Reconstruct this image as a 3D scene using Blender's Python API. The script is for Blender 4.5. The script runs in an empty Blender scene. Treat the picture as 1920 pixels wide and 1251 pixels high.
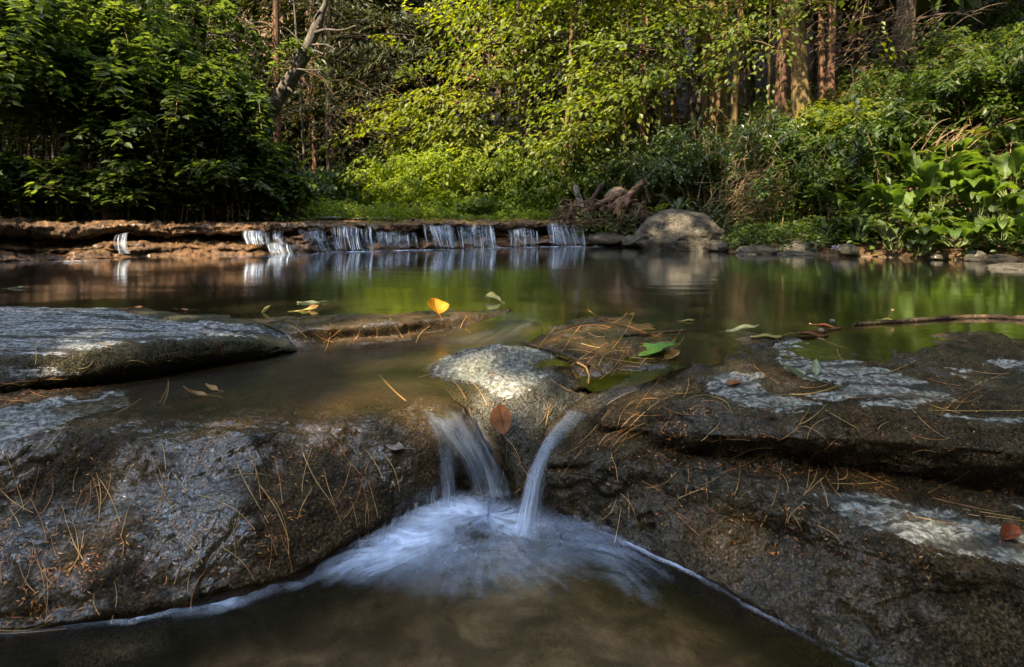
import bpy, math, random
import numpy as np
from mathutils import Vector
from mathutils.bvhtree import BVHTree

SC = bpy.context.scene
COL = SC.collection
rng = np.random.default_rng(7)
random.seed(7)
# ---- survey of the place: eye 0.42 m above the pool, looking along +Y
F, HE, HZ, CX = 1000.0, 0.42, 405.0, 960.0
SUN = np.array((-0.42, -0.58, 0.80)); SUN /= np.linalg.norm(SUN)   # direction towards the sun


def pz(px, py, z):
    Y = F * (HE - z) / (py - HZ)
    return ((px - CX) / F * Y, Y, z)


def pd(px, py, Y):
    return ((px - CX) / F * Y, Y, HE - (py - HZ) / F * Y)


def proj(P):
    P = np.asarray(P, float)
    Y = np.maximum(P[:, 1], 1e-3)
    return np.stack((CX + F * P[:, 0] / Y, HZ - F * (P[:, 2] - HE) / Y), 1)


# ---------------------------------------------------------------- noise
def _h(ix, iy, iz, s):
    with np.errstate(over='ignore'):
        h = (ix.astype(np.uint32) * np.uint32(374761393) + iy.astype(np.uint32) * np.uint32(668265263)
             + iz.astype(np.uint32) * np.uint32(2147483647) + np.uint32((s * 974634781 + 12345) & 0xffffffff))
        h = (h ^ (h >> np.uint32(13))) * np.uint32(1274126177)
        h = (h ^ (h >> np.uint32(16))) * np.uint32(2246822519)
        h = h ^ (h >> np.uint32(15))
    return h.astype(np.float64) / 2147483648.0 - 1.0


def vnoise(p, s=0):
    p = np.asarray(p, float)
    i = np.floor(p).astype(np.int64)
    f = p - i
    f = f * f * f * (f * (f * 6 - 15) + 10)
    r = 0
    for dx in (0, 1):
        for dy in (0, 1):
            for dz in (0, 1):
                w = (f[:, 0] if dx else 1 - f[:, 0]) * (f[:, 1] if dy else 1 - f[:, 1]) * (f[:, 2] if dz else 1 - f[:, 2])
                r = r + w * _h(i[:, 0] + dx, i[:, 1] + dy, i[:, 2] + dz, s)
    return r


def fbm(p, octv=4, s=0, gain=.5):
    p = np.asarray(p, float)
    a, r, t = 1.0, 0, 0
    for k in range(octv):
        r = r + a * vnoise(p * (2.03 ** k) + 17.3 * k, s + k)
        t += a
        a *= gain
    return r / t


def sstep(a, b, x):
    t = np.clip((np.asarray(x, float) - a) / (b - a), 0, 1)
    return t * t * (3 - 2 * t)


def interp(tab, x):
    t = np.array(tab, float)
    return np.interp(x, t[:, 0], t[:, 1])


# ---------------------------------------------------------------- mesh helpers
def link(o, parent=None):
    COL.objects.link(o)
    if parent is not None:
        o.parent = parent
    return o


def mesh_from(name, V, Fq, mat=None, smooth=True, uv=None, attrs=None):
    """V (n,3); Fq (m,k) array of equal sized faces, or a list of faces."""
    me = bpy.data.meshes.new(name)
    V = np.asarray(V, np.float32)
    if isinstance(Fq, np.ndarray):
        m, k = Fq.shape
        me.vertices.add(len(V)); me.vertices.foreach_set('co', V.ravel())
        me.loops.add(m * k); me.loops.foreach_set('vertex_index', Fq.astype(np.int32).ravel())
        me.polygons.add(m); me.polygons.foreach_set('loop_start', np.arange(0, m * k, k, dtype=np.int32))
        me.update(calc_edges=True)
    else:
        me.from_pydata(V.tolist(), [], [list(f) for f in Fq])
    if attrs:
        for a, val in attrs.items():
            at = me.attributes.new(a, 'FLOAT', 'POINT')
            at.data.foreach_set('value', np.asarray(val, np.float32))
    if uv is not None:
        l = me.uv_layers.new(name='UVMap')
        li = np.empty(len(me.loops), np.int32); me.loops.foreach_get('vertex_index', li)
        l.data.foreach_set('uv', np.asarray(uv, np.float32)[li].ravel())
    me.polygons.foreach_set('use_smooth', np.full(len(me.polygons), smooth))
    if mat is not None:
        me.materials.append(mat)
    me.validate(); me.update()
    return me


def obj(name, me, parent=None, **props):
    o = bpy.data.objects.new(name, me)
    link(o, parent)
    for k, v in props.items():
        o[k] = v
    return o


def thing(name, label, cat, loc=(0, 0, 0), group=None):
    o = bpy.data.objects.new(name, None)
    o.empty_display_size = .1
    o.location = loc
    link(o)
    o['label'] = label; o['category'] = cat
    if group:
        o['group'] = group
    return o


def child(name, me, root, label=None):
    """part of a thing whose mesh was built in world coordinates"""
    o = obj(name, me, root)
    l = np.array(root.location)
    n = len(me.vertices)
    co = np.empty(n * 3, np.float32); me.vertices.foreach_get('co', co)
    co = (co.reshape(-1, 3) - l.astype(np.float32)).ravel()
    me.vertices.foreach_set('co', co); me.update()
    if label:
        o['label'] = label
    return o


def grid_faces(nv, nu, closed=False):
    i = np.arange(nv - 1)[:, None]; j = np.arange(nu if closed else nu - 1)[None, :]
    a = i * nu + j; b = i * nu + (j + 1) % nu
    return np.stack((a, a + nu, b + nu, b), -1).reshape(-1, 4)


def cr(P, m, par=None):
    """Catmull-Rom through P (n,3), m samples, chord-length parameter"""
    P = np.asarray(P, float)
    n = len(P)
    if par is None:
        d = np.linalg.norm(np.diff(P, axis=0), axis=1) ** .75 + 1e-6
        par = np.concatenate(([0], np.cumsum(d))); par /= par[-1]
    t = np.linspace(0, 1, m)
    k = np.clip(np.searchsorted(par, t, 'right') - 1, 0, n - 2)
    u = ((t - par[k]) / (par[k + 1] - par[k]))[:, None]
    p0 = P[np.maximum(k - 1, 0)]; p1 = P[k]; p2 = P[k + 1]; p3 = P[np.minimum(k + 2, n - 1)]
    t1 = (par[k + 1] - par[k])[:, None]
    def tang(a, b, ka, kb):
        return (b - a) / np.maximum((par[kb] - par[ka])[:, None], 1e-6) * t1
    m1 = tang(p0, p2, np.maximum(k - 1, 0), k + 1); m2 = tang(p1, p3, k, np.minimum(k + 2, n - 1))
    return ((2 * u**3 - 3 * u**2 + 1) * p1 + (u**3 - 2 * u**2 + u) * m1 + (-2 * u**3 + 3 * u**2) * p2 + (u**3 - u**2) * m2)


def loft(rows, nu, nv, ten=.8):
    R = np.stack([cr(np.array(r, float), nu) for r in rows])         # (k,nu,3)
    d = np.linalg.norm(np.diff(R, axis=0), axis=2).mean(1) ** .8 + 1e-6
    par = np.concatenate(([0], np.cumsum(d))); par /= par[-1]
    out = np.empty((nv, nu, 3))
    flat = R.transpose(0, 1, 2).reshape(len(rows), -1)
    out = cr_flat(flat, nv, par, ten).reshape(nv, nu, 3)
    return out


def cr_flat(P, m, par, ten=.8):
    n = len(P)
    t = np.linspace(0, 1, m)
    k = np.clip(np.searchsorted(par, t, 'right') - 1, 0, n - 2)
    u = ((t - par[k]) / (par[k + 1] - par[k]))[:, None]
    km, kp = np.maximum(k - 1, 0), np.minimum(k + 2, n - 1)
    t1 = (par[k + 1] - par[k])[:, None]
    m1 = (P[k + 1] - P[km]) / (par[k + 1] - par[km])[:, None] * t1
    m2 = (P[kp] - P[k]) / (par[kp] - par[k])[:, None] * t1
    m1 *= ten; m2 *= ten
    return ((2 * u**3 - 3 * u**2 + 1) * P[k] + (u**3 - 2 * u**2 + u) * m1 + (-2 * u**3 + 3 * u**2) * P[k + 1] + (u**3 - u**2) * m2)


def gnormals(G):
    du = np.gradient(G, axis=1); dv = np.gradient(G, axis=0)
    n = np.cross(dv, du)
    n /= np.linalg.norm(n, axis=2, keepdims=True) + 1e-9
    return n


def displace(G, layers, s=0, cracks=None):
    """layers: (amp, freq, octaves) or (amp, (fx,fy,fz), octaves); along the grid normal"""
    n = gnormals(G)
    if n[..., 2].mean() < 0:
        n = -n
    P = G.reshape(-1, 3)
    d = np.zeros(len(P))
    for q, (a, f, o) in enumerate(layers):
        d += a * fbm(P * np.array(f), o, s + 31 * q)
    if cracks:
        a, f, wd = cracks
        q = fbm(P * np.array(f) + .3 * fbm(P * 9, 2, s + 3)[:, None], 3, s + 77)
        q2 = fbm(P * np.array(f) * 2.3 + 5, 2, s + 78)
        d -= a * np.exp(-(q / wd) ** 2) + .5 * a * np.exp(-(q2 / wd) ** 2)
        d += a * .8 * sstep(0, .12, q)                 # stone stands a little prouder on one side of a crack
    return G + n * d.reshape(G.shape[:2])[..., None]


def in_poly(P, poly):
    poly = np.asarray(poly, float)
    x, y = P[:, 0], P[:, 1]
    inside = np.zeros(len(P), bool)
    dist = np.full(len(P), 1e9)
    for a, b in zip(poly, np.roll(poly, -1, 0)):
        c = ((a[1] > y) != (b[1] > y)) & (x < (b[0] - a[0]) * (y - a[1]) / (b[1] - a[1] + 1e-12) + a[0])
        inside ^= c
        ab = b - a
        t = np.clip(((P - a) @ ab) / (ab @ ab + 1e-9), 0, 1)
        dist = np.minimum(dist, np.linalg.norm(P - a - t[:, None] * ab, axis=1))
    return np.where(inside, dist, -dist)


class MB:
    def __init__(s):
        s.V, s.F, s.n = [], [], 0

    def add(s, V, Fq):
        s.V.append(np.asarray(V, float)); s.F.append(np.asarray(Fq) + s.n); s.n += len(V)

    def tube(s, pts, radii, seg=8, rough=0, freq=20, seed=0, smoothn=None):
        P = np.asarray(pts, float)
        r = np.asarray(radii, float) * np.ones(len(P))
        if smoothn:
            par = np.linspace(0, 1, len(P)); t = np.linspace(0, 1, smoothn)
            r = np.interp(t, par, r); P = cr(P, smoothn, par)
        T = np.gradient(P, axis=0); T /= np.linalg.norm(T, axis=1, keepdims=True) + 1e-9
        up = np.array((.13, .21, .97)) if abs(T[:, 2]).mean() < .8 else np.array((.9, .4, .1))
        A = np.cross(T, up); A /= np.linalg.norm(A, axis=1, keepdims=True) + 1e-9
        B = np.cross(T, A)
        a = np.linspace(0, 2 * np.pi, seg, endpoint=False)
        ring = np.cos(a)[None, :, None] * A[:, None] + np.sin(a)[None, :, None] * B[:, None]
        rr = r[:, None] * np.ones(seg)
        if rough:
            q = (P[:, None] + ring * r[:, None, None]).reshape(-1, 3)
            rr = rr * (1 + rough * fbm(q * np.array((freq, freq, freq * .3)), 3, seed).reshape(len(P), seg))
        V = P[:, None] + ring * rr[..., None]
        n = len(P)
        V = np.concatenate((V.reshape(-1, 3), P[:1], P[-1:]))
        Fq = grid_faces(n, seg, True)
        s.add(V, Fq)
        base = s.n - len(V)
        j = np.arange(seg)
        c0 = np.stack((j, np.full(seg, n * seg), np.full(seg, n * seg), (j + 1) % seg), 1)
        # caps as degenerate-free triangles are stored separately
        s.T = getattr(s, 'T', [])
        s.T.append(np.stack((np.full(seg, n * seg), (j + 1) % seg, j), 1) + base)
        s.T.append(np.stack((np.full(seg, n * seg + 1), (n - 1) * seg + j, (n - 1) * seg + (j + 1) % seg), 1) + base)

    def mesh(s, name, mat, smooth=True):
        V = np.concatenate(s.V)
        faces = []
        for f in s.F:
            faces += f.tolist()
        for f in getattr(s, 'T', []):
            faces += f.tolist()
        return mesh_from(name, V, faces, mat, smooth)


def blob_mesh(name, c, r, mat, nz=(.18, 1.6, 4), s=0, res=(48, 72), flat=.0, ridge=0):
    """a closed stone: a sphere squashed to r, dented by noise, its underside flattened"""
    th = np.linspace(0, np.pi, res[0]); ph = np.linspace(0, 2 * np.pi, res[1], endpoint=False)
    d = np.stack((np.sin(th)[:, None] * np.cos(ph), np.sin(th)[:, None] * np.sin(ph), np.cos(th)[:, None] * np.ones(res[1])), -1)
    q = d.reshape(-1, 3)
    k = 1 + nz[0] * fbm(q * nz[1] + s * 3.7, nz[2], s)
    if ridge:
        k += ridge * (np.abs(fbm(q * 1.3 + s, 3, s + 5)) - .2)
    k += .035 * fbm(q * 5 + s, 4, s + 9) - .05 * np.exp(-(fbm(q * 1.6 + s * 2.1, 3, s + 11) / .035) ** 2)
    q = q * k[:, None] * np.array(r)
    q[:, 2] = np.where(q[:, 2] < -flat * r[2], -flat * r[2] + (q[:, 2] + flat * r[2]) * .3, q[:, 2]) if flat else q[:, 2]
    return mesh_from(name, q + np.array(c), grid_faces(res[0], res[1], True), mat)


# ---------------------------------------------------------------- materials
class NT:
    def __init__(s, name):
        s.m = bpy.data.materials.new(name); s.m.use_nodes = True
        s.t = s.m.node_tree; s.t.nodes.clear()
        s.out = s.t.nodes.new('ShaderNodeOutputMaterial')

    def n(s, typ, ins=None, **kw):
        nd = s.t.nodes.new('ShaderNode' + typ)
        for k, v in kw.items():
            setattr(nd, k, v)
        for k, v in (ins or {}).items():
            sock = nd.inputs[k]
            if isinstance(v, bpy.types.NodeSocket):
                s.t.links.new(v, sock)
            elif isinstance(v, tuple) and len(v) == 3 and sock.type == 'RGBA':
                sock.default_value = (*v, 1)
            else:
                sock.default_value = v
        return nd

    def noise(s, vec, scale, detail=4, rough=.55, dist=0):
        return s.n('TexNoise', {'Vector': vec, 'Scale': scale, 'Detail': detail, 'Roughness': rough, 'Distortion': dist}).outputs['Fac']

    def ramp(s, fac, stops, mode='LINEAR'):
        nd = s.n('ValToRGB', {'Fac': fac})
        e = nd.color_ramp; e.interpolation = mode
        while len(e.elements) < len(stops):
            e.elements.new(.5)
        for el, (p, c) in zip(e.elements, stops):
            el.position = p
            el.color = (*c, 1) if isinstance(c, tuple) else (c, c, c, 1)
        return nd.outputs['Color']

    def mixc(s, f, a, b, mode='MIX'):
        nd = s.n('Mix', data_type='RGBA', blend_type=mode)
        for k, v in ((0, f), (6, a), (7, b)):
            if isinstance(v, bpy.types.NodeSocket):
                s.t.links.new(v, nd.inputs[k])
            else:
                nd.inputs[k].default_value = (*v, 1) if isinstance(v, tuple) else v
        return nd.outputs[2]

    def math(s, op, a, b=0.0, clamp=False):
        nd = s.n('Math', {0: a, 1: b}, operation=op, use_clamp=clamp)
        return nd.outputs[0]

    def pos(s, scale=(1, 1, 1), rot=(0, 0, 0)):
        c = s.n('TexCoord').outputs['Object']
        return s.n('Mapping', {'Vector': c, 'Scale': scale, 'Rotation': rot}).outputs[0]

    def attr(s, name):
        return s.n('Attribute', attribute_name=name).outputs['Fac']

    def bump(s, h, strength, dist, normal=None):
        ins = {'Height': h, 'Strength': strength, 'Distance': dist}
        if normal is not None:
            ins['Normal'] = normal
        return s.n('Bump', ins).outputs[0]

    def done(s, shader):
        s.t.links.new(shader, s.out.inputs['Surface'])
        return s.m


def rock_mat(name, wet1, wet2, moss, dry1=(.20, .20, .19), dry2=(.50, .51, .50), wet_rough=.22, film=.8, mossamt=.5,
             streak=(6, 14, 30), bumpd=.012, film_bump=.5, streak_rot=(0, 0, .2), filmscale=26, coat_ior=1.5, bands=None):
    t = NT(name)
    p = t.pos()
    ps = t.pos(streak, streak_rot)
    dm = t.attr('dry')
    n1 = t.noise(p, 9, 6, .6); n2 = t.noise(p, 85, 5, .65); n3 = t.noise(ps, 3.2, 6, .62, 1.2); n4 = t.noise(p, 240, 3, .6); n5 = t.noise(p, 3, 3, .5)
    n6 = t.noise(p, 30, 4, .6)
    wet = t.mixc(t.ramp(t.math('ADD', t.math('MULTIPLY', n1, .5), t.math('MULTIPLY', n6, .5)), [(.40, 0.0), (.60, 1.0)]), wet1, wet2)
    wet = t.mixc(t.math('MULTIPLY', t.ramp(n2, [(.44, 0.0), (.60, 1.0)]), mossamt), wet, moss)
    wet = t.mixc(t.ramp(n4, [(.42, .85), (.52, 0.0)]), wet, (.006, .0045, .003))
    wet = t.mixc(t.ramp(n4, [(.60, 0.0), (.68, .6)]), wet, (.24, .20, .15))
    dry = t.mixc(t.ramp(n3, [(.40, 0.0), (.55, 1.0)]), dry1, dry2)
    dry = t.mixc(t.ramp(n2, [(.42, .85), (.55, 0.0)]), dry, (.07, .07, .06))
    dry = t.mixc(t.ramp(n1, [(.52, 0.0), (.72, .5)]), dry, (.15, .17, .09))
    if bands:
        wv = t.n('TexWave', {'Vector': t.pos(bands[1], (0, 0, bands[2])), 'Scale': bands[0], 'Distortion': 7.0, 'Detail': 3.0, 'Detail Scale': 1.3, 'Detail Roughness': .6}, bands_direction='Y').outputs['Fac']
        ln = t.ramp(wv, [(.06, 1.0), (.20, 0.0)])
        dry = t.mixc(t.math('MULTIPLY', ln, .85), dry, (.045, .042, .034))
    # ragged edge of the dry, lichen-pale stone
    e = t.math('ADD', dm, t.math('MULTIPLY', t.math('SUBTRACT', n2, .5), 1.1))
    e = t.math('ADD', e, t.math('MULTIPLY', t.math('SUBTRACT', n3, .5), 1.0))
    mask = t.ramp(e, [(.42, 0.0), (.60, 1.0)])
    col = t.mixc(mask, wet, dry)
    vo = t.n('TexVoronoi', {'Vector': t.n('Mapping', {'Vector': p, 'Rotation': (.3, .2, .4)}).outputs[0], 'Scale': 150.0, 'Randomness': 1.0}, feature='SMOOTH_F1').outputs['Distance']
    h = t.math('ADD', t.math('ADD', t.math('MULTIPLY', n2, .9), t.math('MULTIPLY', vo, .35)), t.math('ADD', t.math('MULTIPLY', n3, .6), t.math('MULTIPLY', n4, .35)))
    bn = t.bump(h, 1.0, bumpd)
    fl = t.noise(t.pos((1.0, 1.0, .55)), filmscale, 2, .5, 2.2)
    fb = t.bump(t.math('ADD', fl, t.math('MULTIPLY', n2, .10)), film_bump, .0062)
    wetk = t.math('SUBTRACT', 1.0, mask)
    rough = t.math('ADD', t.math('MULTIPLY', mask, .35), wet_rough + .12, True)
    patch = t.ramp(t.math('ADD', t.math('MULTIPLY', n5, .7), t.math('MULTIPLY', n6, .3)), [(.47, .03), (.55, 1.0)])
    cw = t.math('MULTIPLY', t.math('MULTIPLY', wetk, patch), film)
    b = t.n('BsdfPrincipled', {'Base Color': col, 'Roughness': rough, 'Normal': bn, 'Specular IOR Level': .16,
                               'Coat Weight': cw, 'Coat Roughness': .05, 'Coat IOR': coat_ior, 'Coat Normal': fb})
    return t.done(b.outputs[0])


def bark_mat(name, c1, c2, scale=1.0, vert=True):
    t = NT(name)
    p = t.pos((26 * scale, 26 * scale, 3.2 * scale) if vert else (14 * scale, 14 * scale, 14 * scale))
    n1 = t.noise(p, 1.0, 5, .65, .6); n2 = t.noise(t.pos(), 2.2, 3)
    c = t.mixc(t.ramp(n1, [(.35, 0.0), (.65, 1.0)]), c1, c2)
    c = t.mixc(t.ramp(n2, [(.5, 0.0), (.75, .45)]), c, (.05, .06, .025))
    b = t.n('BsdfPrincipled', {'Base Color': c, 'Roughness': .9, 'Specular IOR Level': .2, 'Normal': t.bump(n1, 1.0, .03)})
    return t.done(b.outputs[0])


def leaf_mat(name, stops, trans=.45, tcol=(.30, .36, .04), rough=.5, spec=.35, veins=0):
    t = NT(name)
    c = t.ramp(t.attr('tone'), stops)
    n = t.noise(t.pos(), 3.0, 2)
    c = t.mixc(t.ramp(n, [(.3, .35), (.7, 0.0)]), c, (.02, .03, .008))
    n2 = t.noise(t.pos(), 34.0, 3, .6)
    c = t.mixc(t.ramp(n2, [(.38, .45), (.56, 0.0)]), c, (.022, .030, .008))
    c = t.mixc(t.ramp(n2, [(.64, 0.0), (.74, .35)]), c, (.20, .17, .03))
    b = t.n('BsdfPrincipled', {'Base Color': c, 'Roughness': rough, 'Specular IOR Level': spec})
    tc = t.mixc(1.0, c, (2.6, 2.5, 1.1), 'MULTIPLY')
    tr = t.n('BsdfTranslucent', {'Color': tc})
    mx = t.n('MixShader', {0: trans, 1: b.outputs[0], 2: tr.outputs[0]})
    return t.done(mx.outputs[0])


def plain_mat(name, c1, c2, scale=30, rough=.7, spec=.3, stretch=(1, 1, 1), bump=.0, trans=0):
    t = NT(name)
    n1 = t.noise(t.pos(stretch), scale, 4, .6)
    c = t.mixc(t.ramp(n1, [(.35, 0.0), (.65, 1.0)]), c1, c2)
    ins = {'Base Color': c, 'Roughness': rough, 'Specular IOR Level': spec}
    if bump:
        ins['Normal'] = t.bump(n1, 1.0, bump)
    b = t.n('BsdfPrincipled', ins).outputs[0]
    if trans:
        tr = t.n('BsdfTranslucent', {'Color': c}).outputs[0]
        b = t.n('MixShader', {0: trans, 1: b, 2: tr}).outputs[0]
    return t.done(b)
# ================================================================ FOREGROUND ROCKS
ROCKS = []            # (vertices, faces) for laying leaves and needles on the stone
M_wet = rock_mat('wet_brown_rock', (.022, .013, .006), (.120, .068, .028), (.055, .045, .010), dry1=(.12, .12, .11), dry2=(.42, .43, .43), wet_rough=.45, film=1.0, filmscale=42, film_bump=1.0, bumpd=.010, coat_ior=1.75)
M_dark = rock_mat('dark_wet_rock', (.016, .010, .005), (.105, .064, .030), (.060, .054, .012), dry1=(.11, .11, .09), dry2=(.42, .42, .38), wet_rough=.5, film=.5, filmscale=60, film_bump=.9, bumpd=.014, bands=(2.4, (.6, 1.6, 1), -.25))
M_slab = rock_mat('pale_banded_rock', (.040, .036, .022), (.12, .105, .062), (.065, .066, .022), dry1=(.07, .075, .08), dry2=(.46, .475, .50), wet_rough=.6, film=.15, streak=(3, 26, 44), bumpd=.012, bands=(2.6, (.5, 1.6, 1), .12))
M_cap = rock_mat('pale_capped_rock', (.060, .055, .042), (.16, .15, .12), (.075, .075, .03), dry1=(.12, .12, .10), dry2=(.31, .315, .285), wet_rough=.45, film=.3, streak=(16, 16, 20), mossamt=.4, bumpd=.010)


def dry_mask(G, polys, warp=9, soft=14, seed=3):
    P = G.reshape(-1, 3)
    q = proj(P)
    w = np.stack((fbm(P * 14, 4, seed), fbm(P * 14 + 9, 4, seed + 1)), 1) * warp * 2.2
    w[:, 1] *= .5
    m = np.zeros(len(P))
    for poly in polys:
        val = 1.0
        if isinstance(poly, tuple):
            poly, val = poly
        d = in_poly((q + w) * np.array((1, 1.8)), np.array(poly) * np.array((1, 1.8)))
        m = np.maximum(m, val * sstep(-soft, soft, d))
    return m


def rock(label, rows, nu, nv, disp, mat, polys=(), seed=1, cat='rock', name='rock', group='rocks at the near end of the pool', soft=14, warp=9, ten=.8, cracks=None):
    G = loft(rows, nu, nv, ten)
    G = displace(G, disp, seed, cracks)
    V = G.reshape(-1, 3)
    Fq = grid_faces(nv, nu)
    dm = dry_mask(G, polys, warp, soft, seed + 3) if polys else np.zeros(len(V))
    me = mesh_from(name, V, Fq, mat, attrs={'dry': dm})
    ROCKS.append((V, Fq))
    return obj(name, me, label=label, category=cat, group=group)


D_STD = [(.030, 4.0, 3), (.010, 14, 4), (.004, 50, 4)]
# A: the pale banded slab on the left edge of the pool
rA = [[pz(-420, 600, -.10), pz(-100, 584, -.10), pz(170, 583, -.09), pz(330, 592, -.09), pz(450, 604, -.08), pz(540, 640, -.10)],
      [pz(-420, 594, .03), pz(-100, 584, .03), pz(165, 580, .028), pz(330, 588, .012), pz(450, 600, .0), pz(545, 640, -.03)],
      [pz(-420, 640, .065), pz(-100, 618, .062), pz(165, 606, .055), pz(330, 604, .035), pz(460, 608, .022), pz(550, 644, -.02)],
      [pz(-420, 680, .07), pz(-100, 650, .066), pz(150, 640, .062), pz(300, 622, .05), pz(450, 618, .03), pz(553, 648, -.018)],
      [pd(-420, 730, 1.21), pd(-100, 680, 1.33), pd(150, 664, 1.405), pd(310, 645, 1.50), pd(440, 638, 1.60), pd(556, 654, 1.765)],
      [pd(-420, 800, 1.17), pd(-100, 735, 1.30), pd(150, 695, 1.385), pd(310, 675, 1.485), pd(440, 662, 1.59), pd(556, 659, 1.762)],
      [pz(-420, 838, -.03), pz(-100, 757, -.03), pz(100, 722, -.032), pz(290, 697, -.03), pz(430, 677, -.032), pz(557, 660, -.034)],
      [pz(-420, 860, -.12), pz(-100, 772, -.12), pz(100, 735, -.12), pz(290, 705, -.12), pz(430, 683, -.12), pz(557, 664, -.12)]]
slabA = rock('long pale grey banded slab with a mossy brown front edge, left of the pool outlet', rA, 420, 190,
             [(.020, (3, 5, 5), 3), (.010, (4, 22, 30), 4), (.0045, 45, 4)], M_slab,
             [([(-450, 560), (170, 572), (300, 600), (470, 608), (545, 632), (420, 632), (300, 636), (210, 650), (120, 668), (0, 664), (-450, 690)], 1.0),
              ([(-450, 700), (20, 680), (120, 690), (170, 705), (60, 735), (-450, 790)], .55)], seed=11, ten=.6, cracks=(.006, (1.6, 7, 18), .05))

# D: the low mossy sill with the orange leaf
rD = [[pz(430, 590, -.10), pz(620, 582, -.10), pz(760, 580, -.10), pz(860, 578, -.10), pz(965, 576, -.10)],
      [pz(440, 598, -.008), pz(620, 590, .000), pz(760, 588, .002), pz(860, 582, .000), pz(962, 580, -.010)],
      [pz(490, 608, .016), pz(620, 600, .026), pz(760, 595, .028), pz(860, 588, .024), pz(955, 584, .0)],
      [pz(530, 620, .016), pz(640, 614, .026), pz(760, 606, .028), pz(860, 596, .024), pz(950, 587, .0)],
      [pd(545, 640, 1.86), pd(645, 636, 1.90), pd(765, 627, 1.96), pd(868, 613, 2.06), pd(948, 595, 2.27)],
      [pz(550, 652, -.034), pz(650, 649, -.032), pz(770, 640, -.032), pz(872, 625, -.03), pz(948, 605, -.03)],
      [pz(550, 662, -.14), pz(650, 658, -.14), pz(770, 648, -.14), pz(872, 632, -.14), pz(948, 610, -.14)]]
rock('low brown mossy sill with water slipping over it, under the upright orange leaf', rD, 260, 110,
     [(.010, (6, 8, 8), 3), (.006, 24, 4), (.003, 70, 3)], M_wet, seed=21)

# G: flat wet rock between the pale cap and the green leaf
rG = [[pz(975, 640, -.10), pz(1050, 596, -.10), pz(1130, 586, -.10), pz(1210, 600, -.10), pz(1330, 650, -.10)],
      [pz(985, 645, -.02), pz(1060, 603, -.006), pz(1130, 592, .004), pz(1200, 604, -.004), pz(1310, 652, -.02)],
      [pz(995, 650, .003), pz(1065, 622, .004), pz(1135, 606, .014), pz(1200, 622, .004), pz(1300, 660, .0)],
      [pz(1015, 662, .002), pz(1075, 650, .010), pz(1140, 642, .012), pz(1205, 652, .008), pz(1285, 672, .0)],
      [pz(1045, 688, -.010), pz(1090, 685, -.002), pz(1140, 680, .0), pz(1195, 682, -.002), pz(1262, 692, -.01)],
      [pz(1075, 730, -.045), pz(1105, 722, -.04), pz(1140, 712, -.034), pz(1185, 708, -.034), pz(1235, 706, -.035)],
      [pz(1080, 760, -.12), pz(1110, 745, -.12), pz(1140, 735, -.12), pz(1185, 725, -.12), pz(1225, 715, -.12)]]
rock('flat brown wet rock littered with needles, between the pale capped wedge and the green leaf', rG, 220, 150,
     [(.012, (7, 9, 9), 3), (.008, 20, 4), (.003, 70, 3)], M_wet, seed=31)

# C: the wedge with the pale cap that splits the two little falls
rC = [[pd(785, 700, 1.72), pd(850, 690, 1.78), pd(925, 685, 1.80), pd(1000, 685, 1.80), pd(1060, 695, 1.76), pd(1115, 712, 1.66)],
      [pd(793, 697, 1.60), pd(850, 667, 1.62), pd(922, 648, 1.63), pd(1000, 655, 1.63), pd(1062, 674, 1.60), pd(1108, 705, 1.57)],
      [pd(803, 706, 1.51), pd(866, 688, 1.51), pd(938, 679, 1.51), pd(1008, 684, 1.51), pd(1066, 700, 1.49), pd(1104, 728, 1.46)],
      [pd(838, 735, 1.42), pd(886, 738, 1.385), pd(948, 738, 1.36), pd(1010, 742, 1.36), pd(1058, 752, 1.37), pd(1090, 762, 1.39)],
      [pd(885, 785, 1.35), pd(920, 795, 1.30), pd(962, 802, 1.27), pd(1002, 803, 1.275), pd(1035, 800, 1.30), pd(1058, 793, 1.34)],
      [pd(930, 858, 1.31), pd(950, 868, 1.25), pd(975, 873, 1.225), pd(998, 868, 1.225), pd(1015, 857, 1.26), pd(1025, 843, 1.30)],
      [pd(950, 905, 1.31), pd(965, 925, 1.24), pd(980, 930, 1.215), pd(993, 925, 1.215), pd(1004, 910, 1.25), pd(1012, 890, 1.30)],
      [pd(955, 980, 1.31), pd(968, 990, 1.24), pd(980, 995, 1.21), pd(993, 990, 1.21), pd(1004, 980, 1.25), pd(1012, 970, 1.30)]]
rock('grey wedge shaped rock with a whitish crusted cap, standing between the two small falls', rC, 230, 230,
     [(.014, 6, 3), (.008, 18, 4), (.005, 60, 4)], M_cap,
     [([(830, 672), (880, 655), (930, 645), (1000, 655), (1040, 672), (1045, 695), (1000, 725), (965, 748), (930, 742), (900, 722), (850, 708), (815, 695)], 1.0)], seed=41, soft=18)

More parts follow.
